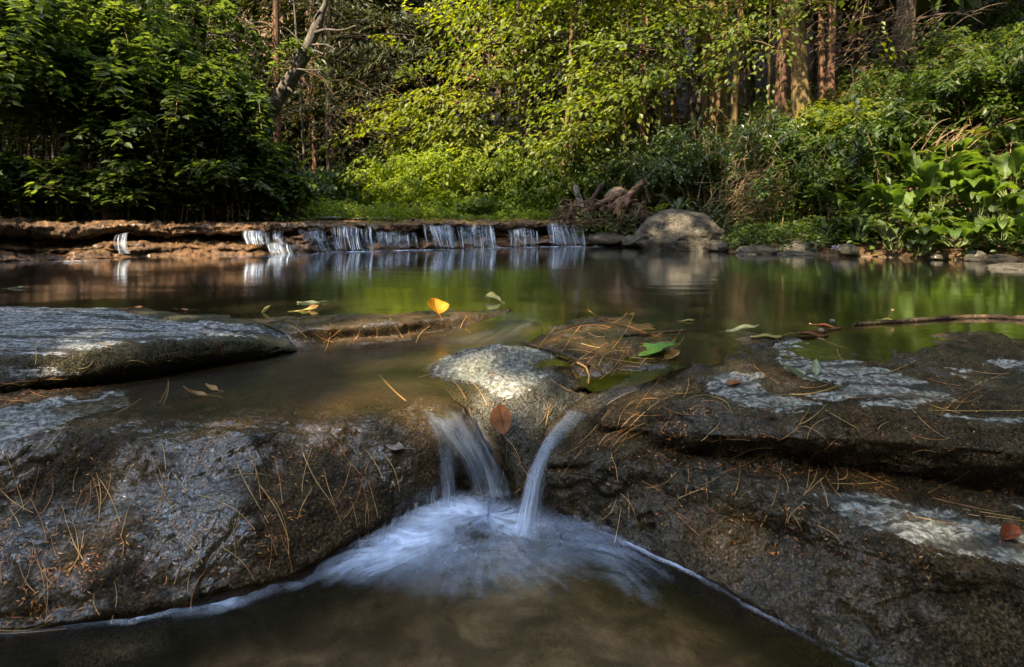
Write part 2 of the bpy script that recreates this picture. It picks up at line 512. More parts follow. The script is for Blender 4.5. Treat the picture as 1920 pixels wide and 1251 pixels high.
# B: the big rounded wet rock at the lower left, running back under the falls
rB = [[pz(-460, 770, -.16), pz(0, 738, -.16), pz(200, 716, -.14), pz(400, 708, -.14), pz(600, 708, -.14), pz(760, 722, -.13), pz(830, 735, -.13), pz(930, 745, -.16)],
      [pz(-460, 800, -.035), pz(0, 752, -.04), pz(200, 732, -.045), pz(400, 730, -.055), pz(600, 735, -.06), pz(760, 745, -.06), pz(835, 752, -.065), pz(928, 760, -.12)],
      [pz(-460, 850, -.012), pz(0, 785, -.015), pz(200, 768, -.022), pz(400, 768, -.036), pz(600, 772, -.042), pz(740, 770, -.046), pz(835, 768, -.052), pd(918, 790, 1.45)],
      [pz(-460, 910, -.02), pz(0, 845, -.024), pz(200, 832, -.026), pz(400, 820, -.030), pz(580, 808, -.038), pz(730, 797, -.044), pz(832, 792, -.050), pd(922, 820, 1.45)],
      [pd(-460, 1010, .91), pd(0, 935, .965), pd(200, 922, .985), pd(400, 900, 1.02), pd(580, 872, 1.07), pd(720, 848, 1.115), pd(828, 835, 1.155), pd(926, 850, 1.44)],
      [pd(-460, 1110, .82), pd(0, 1060, .855), pd(200, 1030, .89), pd(400, 990, .935), pd(575, 945, .995), pd(710, 905, 1.06), pd(822, 880, 1.135), pd(930, 880, 1.42)],
      [pd(-460, 1200, .775), pd(0, 1150, .805), pd(200, 1115, .842), pd(400, 1073, .89), pd(560, 1025, .95), pd(700, 970, 1.02), pd(812, 925, 1.12), pd(935, 910, 1.40)],
      [pz(-460, 1215, -.2), pz(0, 1188, -.2), pz(200, 1158, -.2), pz(400, 1115, -.2), pz(550, 1075, -.2), pz(690, 1012, -.2), pz(806, 955, -.2), pz(940, 925, -.2)],
      [pz(-460, 1250, -.32), pz(0, 1225, -.32), pz(200, 1190, -.32), pz(400, 1145, -.32), pz(550, 1105, -.32), pz(690, 1045, -.32), pz(806, 985, -.32), pz(940, 950, -.32)]]
rock('big rounded wet dark rock strewn with fallen needles, left of the small falls', rB, 520, 380,
     [(.022, (4, 5, 5), 3), (.010, 15, 4), (.006, 55, 4)], M_wet,
     [([(-460, 760), (0, 770), (110, 748), (200, 738), (250, 744), (235, 765), (150, 785), (60, 812), (0, 842), (-460, 900)], 1.0),
      ([(150, 815), (230, 792), (275, 780), (260, 800), (200, 818)], .45)], seed=51, cracks=(.005, (3, 4, 7), .03))

# F: the long block along the lower right
rF = [[pd(1040, 835, 1.32), pd(1120, 795, 1.36), pd(1250, 815, 1.30), pd(1400, 835, 1.25), pd(1560, 850, 1.22), pd(1720, 870, 1.19), pd(1920, 900, 1.14), pd(2300, 985, 1.08)],
      [pd(1040, 842, 1.21), pd(1115, 808, 1.26), pd(1240, 832, 1.20), pd(1390, 853, 1.15), pd(1550, 872, 1.12), pd(1710, 895, 1.09), pd(1910, 935, 1.03), pd(2300, 1020, .97)],
      [pd(1032, 855, 1.155), pd(1110, 835, 1.165), pd(1230, 860, 1.11), pd(1360, 890, 1.05), pd(1510, 925, .99), pd(1670, 968, .93), pd(1860, 1015, .87), pd(2300, 1110, .78)],
      [pd(1027, 872, 1.135), pd(1108, 862, 1.115), pd(1222, 887, 1.06), pd(1340, 926, .985), pd(1480, 970, .915), pd(1640, 1022, .845), pd(1820, 1068, .785), pd(2300, 1180, .675)],
      [pd(1026, 893, 1.135), pd(1107, 886, 1.112), pd(1220, 914, 1.058), pd(1335, 956, .985), pd(1470, 1005, .917), pd(1615, 1060, .848), pd(1785, 1115, .788), pd(2200, 1245, .678)],
      [pd(1030, 925, 1.125), pd(1104, 935, 1.09), pd(1216, 968, 1.03), pd(1326, 1016, .955), pd(1450, 1072, .885), pd(1580, 1130, .82), pd(1730, 1195, .757), pd(2050, 1320, .66)],
      [pz(1038, 962, -.2), pz(1102, 983, -.2), pz(1205, 1027, -.2), pz(1310, 1077, -.2), pz(1420, 1138, -.2), pz(1530, 1197, -.2), pz(1650, 1256, -.2), pz(1900, 1380, -.2)],
      [pz(1040, 1000, -.32), pz(1098, 1015, -.32), pz(1195, 1060, -.32), pz(1300, 1110, -.32), pz(1400, 1170, -.32), pz(1510, 1230, -.32), pz(1620, 1300, -.32), pz(1850, 1430, -.32)]]
rock('long dark block with a steep rough side and a pale worn top, lower right', rF, 480, 300,
     [(.018, (5, 6, 6), 3), (.014, 14, 4), (.010, 45, 4)], M_dark,
     [([(1290, 905), (1400, 915), (1560, 905), (1700, 935), (1830, 965), (2300, 1060), (2300, 1170), (1920, 1075), (1800, 1050), (1690, 1020), (1560, 985), (1420, 940), (1330, 925)], .32),
      ([(1540, 925), (1620, 925), (1760, 955), (1920, 1000), (2300, 1080), (2300, 1160), (1920, 1062), (1780, 1038), (1620, 985), (1550, 950)], 1.0)], seed=61, soft=24, ten=.22, cracks=(.010, (2.2, 4, 9), .035))

# E: the broad flat rock on the right, awash along its back
rE = [[pz(1110, 650, -.14), pz(1300, 640, -.13), pz(1450, 622, -.12), pz(1650, 628, -.12), pz(1850, 606, -.11), pz(2350, 612, -.10)],
      [pz(1140, 690, -.07), pz(1300, 664, -.035), pz(1450, 634, -.018), pz(1640, 652, -.022), pz(1800, 624, -.008), pz(2350, 625, .0)],
      [pz(1120, 715, -.05), pz(1300, 690, -.010), pz(1440, 652, .006), pz(1600, 676, -.004), pz(1830, 655, .006), pz(2350, 655, .012)],
      [pz(1112, 745, -.055), pz(1290, 722, -.008), pz(1440, 695, .010), pz(1630, 706, .012), pz(1840, 705, .010), pz(2350, 712, .018)],
      [pd(1113, 765, 1.315), pd(1270, 755, 1.215), pd(1440, 745, 1.21), pd(1640, 752, 1.18), pd(1845, 755, 1.165), pd(2350, 775, 1.10)],
      [pd(1116, 780, 1.275), pd(1262, 785, 1.165), pd(1440, 785, 1.115), pd(1645, 785, 1.095), pd(1850, 797, 1.06), pd(2350, 830, 1.0)],
      [pd(1120, 795, 1.255), pd(1260, 812, 1.135), pd(1440, 818, 1.075), pd(1650, 826, 1.045), pd(1850, 845, 1.012), pd(2350, 900, .95)],
      [pd(1124, 815, 1.27), pd(1260, 836, 1.155), pd(1440, 848, 1.105), pd(1650, 866, 1.08), pd(1860, 896, 1.045), pd(2350, 960, .985)],
      [pd(1126, 850, 1.30), pd(1260, 868, 1.21), pd(1440, 880, 1.17), pd(1650, 905, 1.15), pd(1870, 940, 1.12), pd(2350, 1010, 1.05)]]
rock('broad flat rock with whitish swirling worn patches, right of the chute', rE, 480, 300,
     [(.020, (5, 5, 5), 3), (.013, (10, 16, 20), 4), (.008, 50, 4)], M_dark,
     [([(1450, 648), (1500, 638), (1540, 645), (1560, 665), (1620, 685), (1690, 700), (1760, 722), (1800, 738), (1740, 742), (1650, 745), (1570, 752), (1500, 745), (1590, 728), (1560, 712), (1520, 708), (1480, 700), (1455, 680)], 1.0),
      ([(1325, 715), (1370, 692), (1420, 705), (1440, 735), (1490, 752), (1560, 765), (1480, 772), (1400, 765), (1350, 745)], .95),
      ([(1600, 755), (1700, 745), (1790, 742), (1800, 752), (1700, 765), (1620, 768)], .8),
      ([(1740, 786), (1850, 776), (1960, 776), (2350, 800), (2350, 812), (1900, 792), (1800, 795)], .75),
      ([(1830, 680), (1880, 672), (2000, 690), (1960, 704), (1880, 692)], .7), ([(1770, 690), (1820, 692), (1815, 704), (1775, 698)], .7),
      ([(1590, 684), (1660, 690), (1655, 698), (1600, 692)], .7)], seed=71, soft=16, warp=12, ten=.25, cracks=(.008, (2.2, 5, 16), .04))

rH = [[pz(1180, 690, -.06), pz(1240, 682, -.05), pz(1320, 690, -.07)],
      [pz(1130, 728, -.045), pz(1185, 722, -.036), pz(1245, 730, -.05)],
      [pz(1078, 752, -.062), pz(1125, 752, -.055), pz(1175, 765, -.07)],
      [pd(1040, 778, 1.33), pd(1085, 782, 1.305), pd(1130, 800, 1.30)],
      [pd(1000, 835, 1.26), pd(1040, 835, 1.23), pd(1085, 850, 1.22)],
      [pd(980, 890, 1.215), pd(1015, 885, 1.19), pd(1055, 895, 1.18)],
      [pd(975, 960, 1.20), pd(1008, 960, 1.175), pd(1050, 965, 1.165)],
      [pd(975, 1030, 1.20), pd(1008, 1030, 1.175), pd(1050, 1030, 1.165)]]
rock('low dark rock lying in the cleft under the water chute and its spout', rH, 110, 150, [(.012, 8, 3), (.006, 25, 4)], M_dark, seed=35)

# ================================================================ GROUND
LB = [(-12, 2.6), (-7.0, 3.6), (-4.64, 4.83), (-3.92, 5.55), (-2.76, 5.8), (-1.94, 6.46), (-.69, 6.9), (.66, 7.4), (1.05, 7.6), (4, 8.6), (12, 11)]


def ledge_y(x):
    return interp(LB, x)


RB = [(-9, 4.6), (-2, 6.0), (0, 6.5), (3.2, 6.2), (4.4, 5.4), (4.75, 4.7), (5.3, 3.95), (5.75, 3.2), (6.2, 2.6), (6.7, 2.2), (7.2, 1.6), (7.6, 1.15), (8.5, .8), (14, .6), (22, -2), (60, -14)]   # right bank: (Y, X)


def ground_z(X, Y):
    up = sstep(0, .35, Y - ledge_y(X) - .25)
    zs = -.34 + .12 * sstep(3, 5.5, Y)
    z = zs * (1 - up) + (.335 + .035 * np.maximum(Y - 8, 0)) * up
    dr = X - interp(RB, Y)
    rb = sstep(-.25, .12, dr) * (.05 - z) * (1 - up) + np.clip(dr, 0, 40) * (.16 + .16 * sstep(.8, 4, dr) + .10 * sstep(8, 14, Y))
    dl = -(X - interp([(-9, -1.9), (-1, -2.2), (2, -3.4), (4, -5.2), (5.5, -5.4), (8, -4.6), (12, -4.4), (30, -9), (60, -14)], Y))
    lb = sstep(-.25, .2, dl) * (.25 - z) * (1 - up) + np.clip(dl, 0, 40) * .2
    z = z + np.maximum(rb, 0) + np.maximum(lb, 0)
    z = z + np.clip(Y - 17, 0, 60) * .42
    P = np.stack((X.ravel(), Y.ravel(), 0 * X.ravel()), 1)
    n = (.10 * fbm(P * .7, 3, 5) + .03 * fbm(P * 3, 3, 6)).reshape(X.shape)
    return z + n * (.15 + .85 * sstep(.1, .6, z))


t = NT('ground')
p = t.pos()
h = t.n('SeparateXYZ', {0: t.n('TexCoord').outputs['Object']}).outputs[2]
n1 = t.noise(p, 5, 6, .65); n2 = t.noise(p, 38, 4, .6); n3 = t.noise(p, 1.1, 3)
lit = t.mixc(t.ramp(n2, [(.4, 0.0), (.62, 1.0)]), (.045, .022, .009), (.22, .085, .028))
lit = t.mixc(t.ramp(n3, [(.45, 0.0), (.6, .6)]), lit, (.03, .035, .012))
bed = t.mixc(t.ramp(n1, [(.35, 0.0), (.68, 1.0)]), (.09, .062, .038), (.54, .41, .28))
bed = t.mixc(t.ramp(n3, [(.42, 0.0), (.58, .6)]), bed, (.06, .055, .03))
bed = t.mixc(t.ramp(t.noise(p, 7.0, 3, .5, 1.0), [(.38, .75), (.56, 0.0)]), bed, (.050, .038, .026))
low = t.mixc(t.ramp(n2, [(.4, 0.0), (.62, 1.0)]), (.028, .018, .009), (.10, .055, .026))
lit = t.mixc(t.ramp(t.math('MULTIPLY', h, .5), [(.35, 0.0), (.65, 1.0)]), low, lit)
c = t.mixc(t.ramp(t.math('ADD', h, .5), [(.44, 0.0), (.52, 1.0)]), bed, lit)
M_ground = t.done(t.n('BsdfPrincipled', {'Base Color': c, 'Roughness': .9, 'Specular IOR Level': .2, 'Normal': t.bump(t.math('ADD', n1, n2), .8, .03)}).outputs[0])


def axis(segs):
    out = []
    for a, b, n in segs:
        out += list(np.linspace(a, b, n, endpoint=False))
    return np.array(out + [segs[-1][1]])


gx = axis([(-70, -14, 30), (-14, -6, 40), (-6, 6, 170), (6, 14, 50), (14, 70, 30)])
gy = axis([(-30, -1, 20), (-1, 1.6, 40), (1.6, 12, 190), (12, 24, 60), (24, 75, 40)])
GX, GY = np.meshgrid(gx, gy[::-1])
GZ = ground_z(GX, GY)
obj('ground', mesh_from('ground', np.stack((GX, GY, GZ), -1).reshape(-1, 3), grid_faces(len(gy), len(gx)), M_ground), kind='structure')

# ================================================================ WATER
def water_mat(name, tint, refl_rough, wave, scale, murk=(.04, .035, .018), murkamt=.25, dist=.02, refl=1.25):
    t = NT(name)
    p = t.pos(scale)
    w = t.noise(p, 1.0, 3, .5, .3)
    w2 = t.noise(t.pos((scale[0] * .18, scale[1] * .25, 1)), 1.0, 2, .5)
    nrm = t.bump(t.math('ADD', w, t.math('MULTIPLY', w2, 2.0)), wave, dist)
    fr = t.n('Fresnel', {'IOR': 1.33, 'Normal': nrm}).outputs[0]
    tr = t.n('BsdfTransparent', {'Color': tint}).outputs[0]
    sl_ = t.attr('silt')
    df = t.n('BsdfDiffuse', {'Color': t.mixc(sl_, murk, (.125, .088, .048))}).outputs[0]
    refl_rough = t.math('ADD', t.math('MULTIPLY', sl_, .20), refl_rough)
    gl = t.n('BsdfGlossy', {'Color': (.95, .97, 1.0), 'Roughness': refl_rough, 'Normal': nrm}).outputs[0]
    under = t.n('MixShader', {0: t.math('MULTIPLY', t.attr('murk'), murkamt, True), 1: tr, 2: df}).outputs[0]
    fr = t.math('MULTIPLY', t.math('MULTIPLY', fr, refl), t.math('SUBTRACT', 1.0, t.math('MULTIPLY', sl_, .55)), True)
    whole = t.n('MixShader', {0: fr, 1: under, 2: gl}).outputs[0]
    clear = t.n('BsdfTransparent', {'Color': (1, 1, 1)}).outputs[0]
    return t.done(t.n('MixShader', {0: t.attr('body'), 1: clear, 2: whole}).outputs[0])


M_pool = water_mat('pool_water', (.62, .54, .34), .105, .10, (2.0, 6.0, 1), murk=(.022, .020, .009), murkamt=.6, refl=2.0)
M_low = water_mat('lower_water', (.93, .86, .75), .20, .3, (5, 7, 1), murk=(.11, .085, .06), murkamt=.06, refl=1.0)
colpx = np.concatenate((np.linspace(-1500, -200, 20), np.linspace(-180, 2100, 230), np.linspace(2150, 3600, 20)))
front = interp([(-1500, 900), (-460, 850), (0, 790), (200, 785), (400, 785), (600, 788), (760, 782), (835, 775), (880, 745), (900, 720), (1000, 700), (1060, 700), (1110, 722), (1180, 715), (1260, 706), (1400, 690), (1600, 700), (1900, 705), (2500, 720), (3600, 800)], colpx)
yf = F * (HE + .02) / (front - HZ)
vv = np.linspace(1, 0, 150) ** 2.2
Yw = yf[None] + (11.0 - yf[None]) * vv[:, None]
Xw = (colpx[None] - CX) / F * Yw
s_left = sstep(2.04, 1.86, Yw - .10 * (colpx[None] > 700) * (colpx[None] - 700) / 250) * sstep(1020, 965, colpx)[None]
Zw = -.030 * s_left - .045 * sstep(1.62, 1.32, Yw) * (sstep(1060, 1090, colpx) * sstep(1290, 1200, colpx))[None]
Zw = Zw - .012 * sstep(1.40, 1.20, Yw) * sstep(600, 800, colpx)[None] * (colpx < 1000)[None]
P = np.stack((Xw.ravel() * 3, Yw.ravel() * 8, 0 * Xw.ravel()), 1)
Zw = Zw + (.0022 * fbm(P, 3, 8)).reshape(Zw.shape) * (s_left + .3 * sstep(3, 1.5, Yw))
obj('water', mesh_from('water', np.stack((Xw, Yw, Zw), -1).reshape(-1, 3), grid_faces(150, len(colpx)), M_pool, attrs={'body': np.maximum(sstep(0, .20, 1 - vv * 0 - (1 - vv ** (1 / 2.2)))[:, None] * np.ones(len(colpx))[None], (colpx > 960)[None] * 1.0).ravel(), 'silt': .6 * s_left.ravel(), 'murk': (1 - .62 * s_left - .75 * sstep(2.1, 1.6, Yw) * (1 - s_left)).ravel()}), kind='structure', label='still pool water')
lx = np.linspace(-1.3, 1.2, 160); ly = np.linspace(1.5, .15, 120)
LX, LY = np.meshgrid(lx, ly)
PC = np.array(pz(925, 985, -.2))
rr = np.hypot(LX - PC[0], LY - PC[1])
P = np.stack((LX.ravel() * 9, LY.ravel() * 9, 0 * LX.ravel()), 1)
LZ = -.2 + (.008 * fbm(P, 3, 9)).reshape(LX.shape) * np.exp(-rr / .3)
obj('water', mesh_from('water', np.stack((LX, LY, LZ), -1).reshape(-1, 3), grid_faces(120, 160), M_low, attrs={'murk': np.ones(LX.size), 'body': np.ones(LX.size)}), kind='structure')
# ================================================================ THE LEDGE ACROSS THE STREAM
YB = [(-420, 3.9), (-300, 4.15), (0, 4.83), (260, 5.55), (480, 5.8), (660, 6.45), (860, 6.9), (1050, 7.4), (1110, 7.6), (1150, 7.7)]
M_cap2 = rock_mat('ledge_cap_rock', (.035, .020, .012), (.36, .19, .10), (.07, .055, .016), wet_rough=.28, film=.9, streak=(6, 6, 34), filmscale=22, bumpd=.02, film_bump=1.0)
M_lay = rock_mat('ledge_layer_rock', (.040, .022, .010), (.38, .20, .10), (.10, .06, .016), wet_rough=.3, film=.7, streak=(5, 5, 60), filmscale=26, bumpd=.03, film_bump=1.0)
ledge = thing('rock_ledge', 'low layered brown rock ledge across the far end of the pool, under thin waterfalls', 'rock ledge', (-1.8, 6.5, 0))


def ledge_slab(name, pts, back, under, mat, disp, seed, nu=200, nv=46, parent=None):
    """pts: (px, y of top edge, y of bottom edge, setback from the base line)"""
    rows = [[], [], [], [], [], [], []]
    for px, yt, yb, sb in pts:
        Y = float(interp(YB, px)) + sb
        T = np.array(pd(px, yt, Y)); Bm = np.array(pd(px, yb, Y + .015))
        dirn = np.array((-.42, .9, 0))
        rows[0].append(T + dirn * back + np.array((0, 0, .012)))
        rows[1].append(T + dirn * back * .4 + np.array((0, 0, .012)))
        rows[2].append(T + dirn * .10)
        rows[3].append(T * .8 + Bm * .2 + np.array((.0, -.012, -.004)))
        rows[4].append(T * .3 + Bm * .7 + np.array((.0, -.012, 0)))
        rows[5].append(Bm + dirn * .06)
        rows[6].append(Bm + dirn * under)
    nv = int(nv * 2.6); nu = int(nu * 1.5)
    G = loft(rows, nu, nv, .35)
    G = displace(G, disp, seed, (.02, (1.6, 1.6, 14), .06))
    me = mesh_from(name, G.reshape(-1, 3), grid_faces(nv, nu), mat, attrs={'dry': np.zeros(nu * nv)})
    return child(name, me, ledge)


DC = [(.05, (3, 3, 5), 3), (.028, (9, 9, 26), 4), (.016, 32, 3)]
DL = [(.08, (3.5, 3.5, 9), 3), (.05, (6, 6, 50), 4), (.022, 30, 4)]
ledge_slab('cap_slab', [(-420, 413, 455, .10), (-150, 416, 450, .10), (0, 417, 446, .10), (120, 419, 445, .08), (220, 417, 441, .06), (330, 418, 443, .10), (430, 420, 440, .14), (500, 421, 437, .16), (572, 423, 437, .25)], 1.5, .55, M_cap2, DC, 81, 300, 50)
ledge_slab('cap_slab', [(560, 420, 437, .22), (600, 421, 435, .16), (640, 422, 436, .10), (655, 424, 446, .02), (668, 422, 430, .14)], 1.5, .5, M_cap2, DC, 83, 120, 46)
ledge_slab('cap_slab', [(660, 420, 428, .20), (700, 421, 431, .12), (715, 420, 435, .06), (770, 420, 435, .05), (785, 419, 430, .12), (800, 418, 426, .2)], 1.5, .5, M_cap2, DC, 85, 120, 46)
ledge_slab('cap_slab', [(790, 417, 424, .20), (860, 417, 424, .18), (920, 418, 427, .16), (960, 417, 430, .12), (1010, 416, 428, .14), (1060, 416, 425, .16), (1100, 417, 428, .2), (1135, 420, 436, .25)], 1.5, .5, M_cap2, DC, 87, 240, 46)
ledge_slab('recess_wall', [(-420, 436, 500, .5), (0, 434, 490, .5), (480, 430, 480, .55), (660, 426, 475, .5), (860, 422, 470, .5), (1110, 422, 465, .5)], .3, .3, M_lay, DL, 89, 260, 40)
for k, (pts) in enumerate([
        [(-420, 462, 474, .26), (-100, 459, 468, .24), (0, 456, 464, .24), (160, 455, 463, .20), (300, 452, 463, .2), (420, 452, 462, .22), (520, 450, 462, .26), (600, 452, 462, .3)],
        [(-420, 476, 492, .16), (-100, 468, 484, .15), (0, 464, 479, .14), (150, 462, 475, .06), (230, 458, 474, .0), (330, 460, 474, .08), (450, 460, 472, .08), (540, 455, 468, .12), (630, 460, 472, .16)],
        [(-420, 494, 530, .02), (-100, 488, 520, .0), (0, 482, 512, .02), (150, 477, 506, -.06), (270, 475, 500, -.10), (380, 474, 498, -.02), (500, 470, 494, .0), (580, 462, 488, .02), (640, 466, 484, .10)],
        [(520, 441, 455, .26), (560, 440, 460, .16), (590, 445, 466, .14), (625, 452, 470, .1), (650, 460, 474, .06)],
        [(690, 458, 470, .1), (760, 456, 469, .1), (800, 448, 460, .2), (860, 450, 462, .16), (930, 452, 462, .14), (1000, 448, 458, .2), (1060, 446, 456, .14), (1120, 448, 456, .1)],
        [(700, 464, 480, .02), (800, 457, 474, .04), (870, 456, 474, .02), (960, 453, 470, .04), (1040, 451, 468, .0), (1120, 452, 468, .0)],
        [(925, 431, 442, .22), (940, 432, 445, .2), (965, 436, 452, .18), (985, 440, 455, .2)]]):
    ledge_slab('stone_layer', pts, .5, .5, M_lay, DL if k != 6 else DC, 101 + 2 * k, 260 if k < 3 else 160, 36)

# upstream shallow bed between the caps and the bushes is the ground sheet; a few pale flat stones lie there
M_stone = rock_mat('bank_stone', (.05, .045, .038), (.15, .13, .105), (.05, .055, .02), wet_rough=.55, film=.15, mossamt=.45, bumpd=.02, streak=(8, 8, 12))
M_bould = rock_mat('boulder_rock', (.06, .052, .04), (.30, .265, .21), (.10, .09, .06), wet_rough=.65, film=.0, mossamt=.7, bumpd=.05, streak=(4, 5, 12))
M_pale = rock_mat('pale_stone', (.18, .17, .15), (.38, .36, .33), (.2, .19, .16), wet_rough=.75, film=0, mossamt=.3)


def stone(px, py, Y, r, label, mat=None, s=1, cat='stone', nz=(.16, 1.5, 4), flat=.45, ridge=0, res=(40, 60), rot=0.0):
    c = pd(px, py, Y)
    me = blob_mesh('stone', (0, 0, 0), r, mat or M_stone, nz, s, res, flat, ridge)
    me.attributes.new('dry', 'FLOAT', 'POINT')
    o = obj('stone' if cat != 'boulder' else 'boulder', me, label=label, category=cat)
    o.location = c; o.rotation_euler = (0, 0, rot)
    return o


b = stone(1276, 446, 6.75, (.53, .45, .345), 'big rounded tan boulder at the edge of the pool, the largest stone on the bank', M_bould, 4, 'boulder', (.17, 1.25, 5), .42, .12, (90, 130), .3)
stone(1345, 463, 6.35, (.125, .11, .085), 'small rounded tan stone tucked against the right foot of the big boulder', M_bould, 9)
stone(1380, 460, 6.45, (.10, .09, .06), 'small grey brown stone to the right of the stone at the boulder foot', M_stone, 10)
stone(1136, 450, 7.35, (.27, .2, .105), 'flat dark wedge shaped stone in the water between the falls and the big boulder', M_stone, 11, nz=(.2, 1.2, 3), rot=-.1)
stone(1178, 437, 7.7, (.26, .2, .11), 'dark flat stone under the root pile, behind the wedge shaped stone', M_stone, 12, nz=(.2, 1.2, 3))
stone(1186, 453, 7.15, (.14, .12, .09), 'dark small stone squeezed against the left side of the big boulder', M_stone, 13)
stone(1425, 472, 6.0, (.27, .18, .07), 'long flat grey slab stone at the waterline, right of the boulder', M_stone, 14, nz=(.2, 1.1, 4), flat=.2, rot=.25)
stone(1400, 479, 5.85, (.12, .08, .03), 'thin flat stone just awash in front of the long flat grey slab stone', M_stone, 30)
stone(1512, 465, 5.95, (.30, .2, .10), 'broad tan stone at the waterline under the ground cover plants', M_bould, 15, nz=(.22, 1.1, 4), flat=.25)
stone(1498, 478, 5.75, (.24, .14, .045), 'dark flat stone lying in front of the broad tan stone at the waterline', M_stone, 16, nz=(.2, 1.1, 4))
stone(1590, 470, 5.5, (.10, .09, .07), 'small stone beside the lilac flowers at the waterline', M_stone, 17)
stone(1668, 432, 5.85, (.30, .28, .22), 'big dark shaded rock under the broad leaved plants', M_dark, 18, nz=(.25, 1.3, 5), ridge=.1, res=(60, 90))  # shade under the plants put into a darker rock colour
stone(1830, 484, 4.95, (.09, .08, .07), 'dark round stone at the right waterline, the smaller of two', M_stone, 19)
stone(1875, 488, 4.85, (.16, .1, .055), 'dark brown oblong stone at the right waterline beside a round one', M_stone, 20)
stone(1925, 504, 4.25, (.28, .2, .045), 'flat blue grey slab lying awash in the pool by the right bank', M_stone, 21, nz=(.12, 1.2, 4), flat=.2)
stone(1760, 482, 5.1, (.08, .06, .04), 'small grey stone among drooping leaves at the waterline', M_stone, 22)
stone(1208, 410, 7.6, (.10, .07, .045), 'pale angular stone shining above the left shoulder of the boulder', M_pale, 23)
stone(610, 409, 8.0, (.30, .2, .03), 'flat pale stone on top of the ledge in front of the sunny bush', M_pale, 24)
stone(700, 411, 8.1, (.35, .2, .03), 'thin light grey stone on the ledge, right of the flat pale one', M_pale, 25)
stone(25, 404, 5.9, (.16, .2, .05), 'flat brown slab on the left end of the ledge top', M_stone, 26)
stone(1908, 957, .985, (.016, .013, .009), 'tiny pale pebble resting on the long dark block', M_pale, 27)
stone(108, 626, 1.66, (.0085, .0085, .0085), 'small round brown nut lying on the pale banded slab', plain_mat('nut_shell', (.07, .045, .03), (.14, .09, .06), 60), 28, 'nut', (.05, 2, 2), 0, 0, (20, 28))
stone(215, 1205, .86, (.085, .05, .03), 'dim flat stone under the water below the big rounded rock', M_stone, 29)
for k, (px, py, Y) in enumerate([(1105, 455, 7.55), (1420, 486, 5.35)]):
    pass

# ================================================================ FALLING WATER
def falling_mat(name, freq, lo, hi, dens):
    t = NT(name)
    uv = t.n('UVMap').outputs[0]
    m = t.n('Mapping', {'Vector': uv, 'Scale': (freq, 1.1, 1)}).outputs[0]
    n1 = t.noise(m, 1.0, 4, .6, .25)
    m2 = t.n('Mapping', {'Vector': uv, 'Scale': (freq * .22, .8, 1), 'Location': (3, 5, 0)}).outputs[0]
    n2 = t.noise(m2, 1.0, 2, .5)
    a = t.ramp(t.math('ADD', t.math('MULTIPLY', n1, .65), t.math('MULTIPLY', n2, .35)), [(lo, 0.0), (hi, 1.0)])
    a = t.math('MULTIPLY', a, t.attr('dens'))
    a = t.math('MULTIPLY', a, dens, True)
    d = t.n('BsdfDiffuse', {'Color': (.70, .80, .97)}).outputs[0]
    tl = t.n('BsdfTranslucent', {'Color': (.60, .72, .95)}).outputs[0]
    g = t.n('BsdfGlossy', {'Color': (.9, .95, 1), 'Roughness': .35}).outputs[0]
    w = t.n('MixShader', {0: .35, 1: d, 2: tl}).outputs[0]
    w = t.n('MixShader', {0: .12, 1: w, 2: g}).outputs[0]
    tr = t.n('BsdfTransparent', {'Color': (.96, .97, .97)}).outputs[0]
    return t.done(t.n('MixShader', {0: a, 1: tr, 2: w}).outputs[0])


M_strand = falling_mat('falling_water', 27, .46, .63, .95)
M_silk = falling_mat('silky_water', 26, .34, .86, .85)
M_film = falling_mat('sliding_water', 16, .42, .90, .36)


def uv_grid(nv, nu):
    v, u = np.meshgrid(np.linspace(1, 0, nv), np.linspace(0, 1, nu), indexing='ij')
    return np.stack((u.ravel(), v.ravel()), 1)


def sheet(name, rows, nu, nv, mat, dens=None, wob=.004, seed=0):
    G = loft(rows, nu, nv)
    G = displace(G, [(wob, (30, 30, 6), 3)], seed)
    uv = uv_grid(nv, nu)
    e = sstep(0, .16, uv[:, 0]) * sstep(1, .84, uv[:, 0])
    if dens is not None:
        e = e * np.interp(1 - uv[:, 1], np.linspace(0, 1, len(dens)), dens)
    e = e * (1 + .5 * fbm(np.stack((uv[:, 0] * 9, uv[:, 1] * 1.5, 0 * uv[:, 0]), 1), 2, seed + 3))
    return G.reshape(-1, 3), grid_faces(nv, nu), uv, np.clip(e, 0, 1.4)


def sheets_obj(name, parts, mat, **props):
    V, Fq, UV, D, n = [], [], [], [], 0
    for k, (v, f, u, d) in enumerate(parts):
        V.append(v); Fq.append(f + n); UV.append(u + np.array((k * .37, k * .21))); D.append(d); n += len(v)
    me = mesh_from(name, np.concatenate(V), np.concatenate(Fq), mat, uv=np.concatenate(UV), attrs={'dens': np.concatenate(D)})
    return obj(name, me, **props)


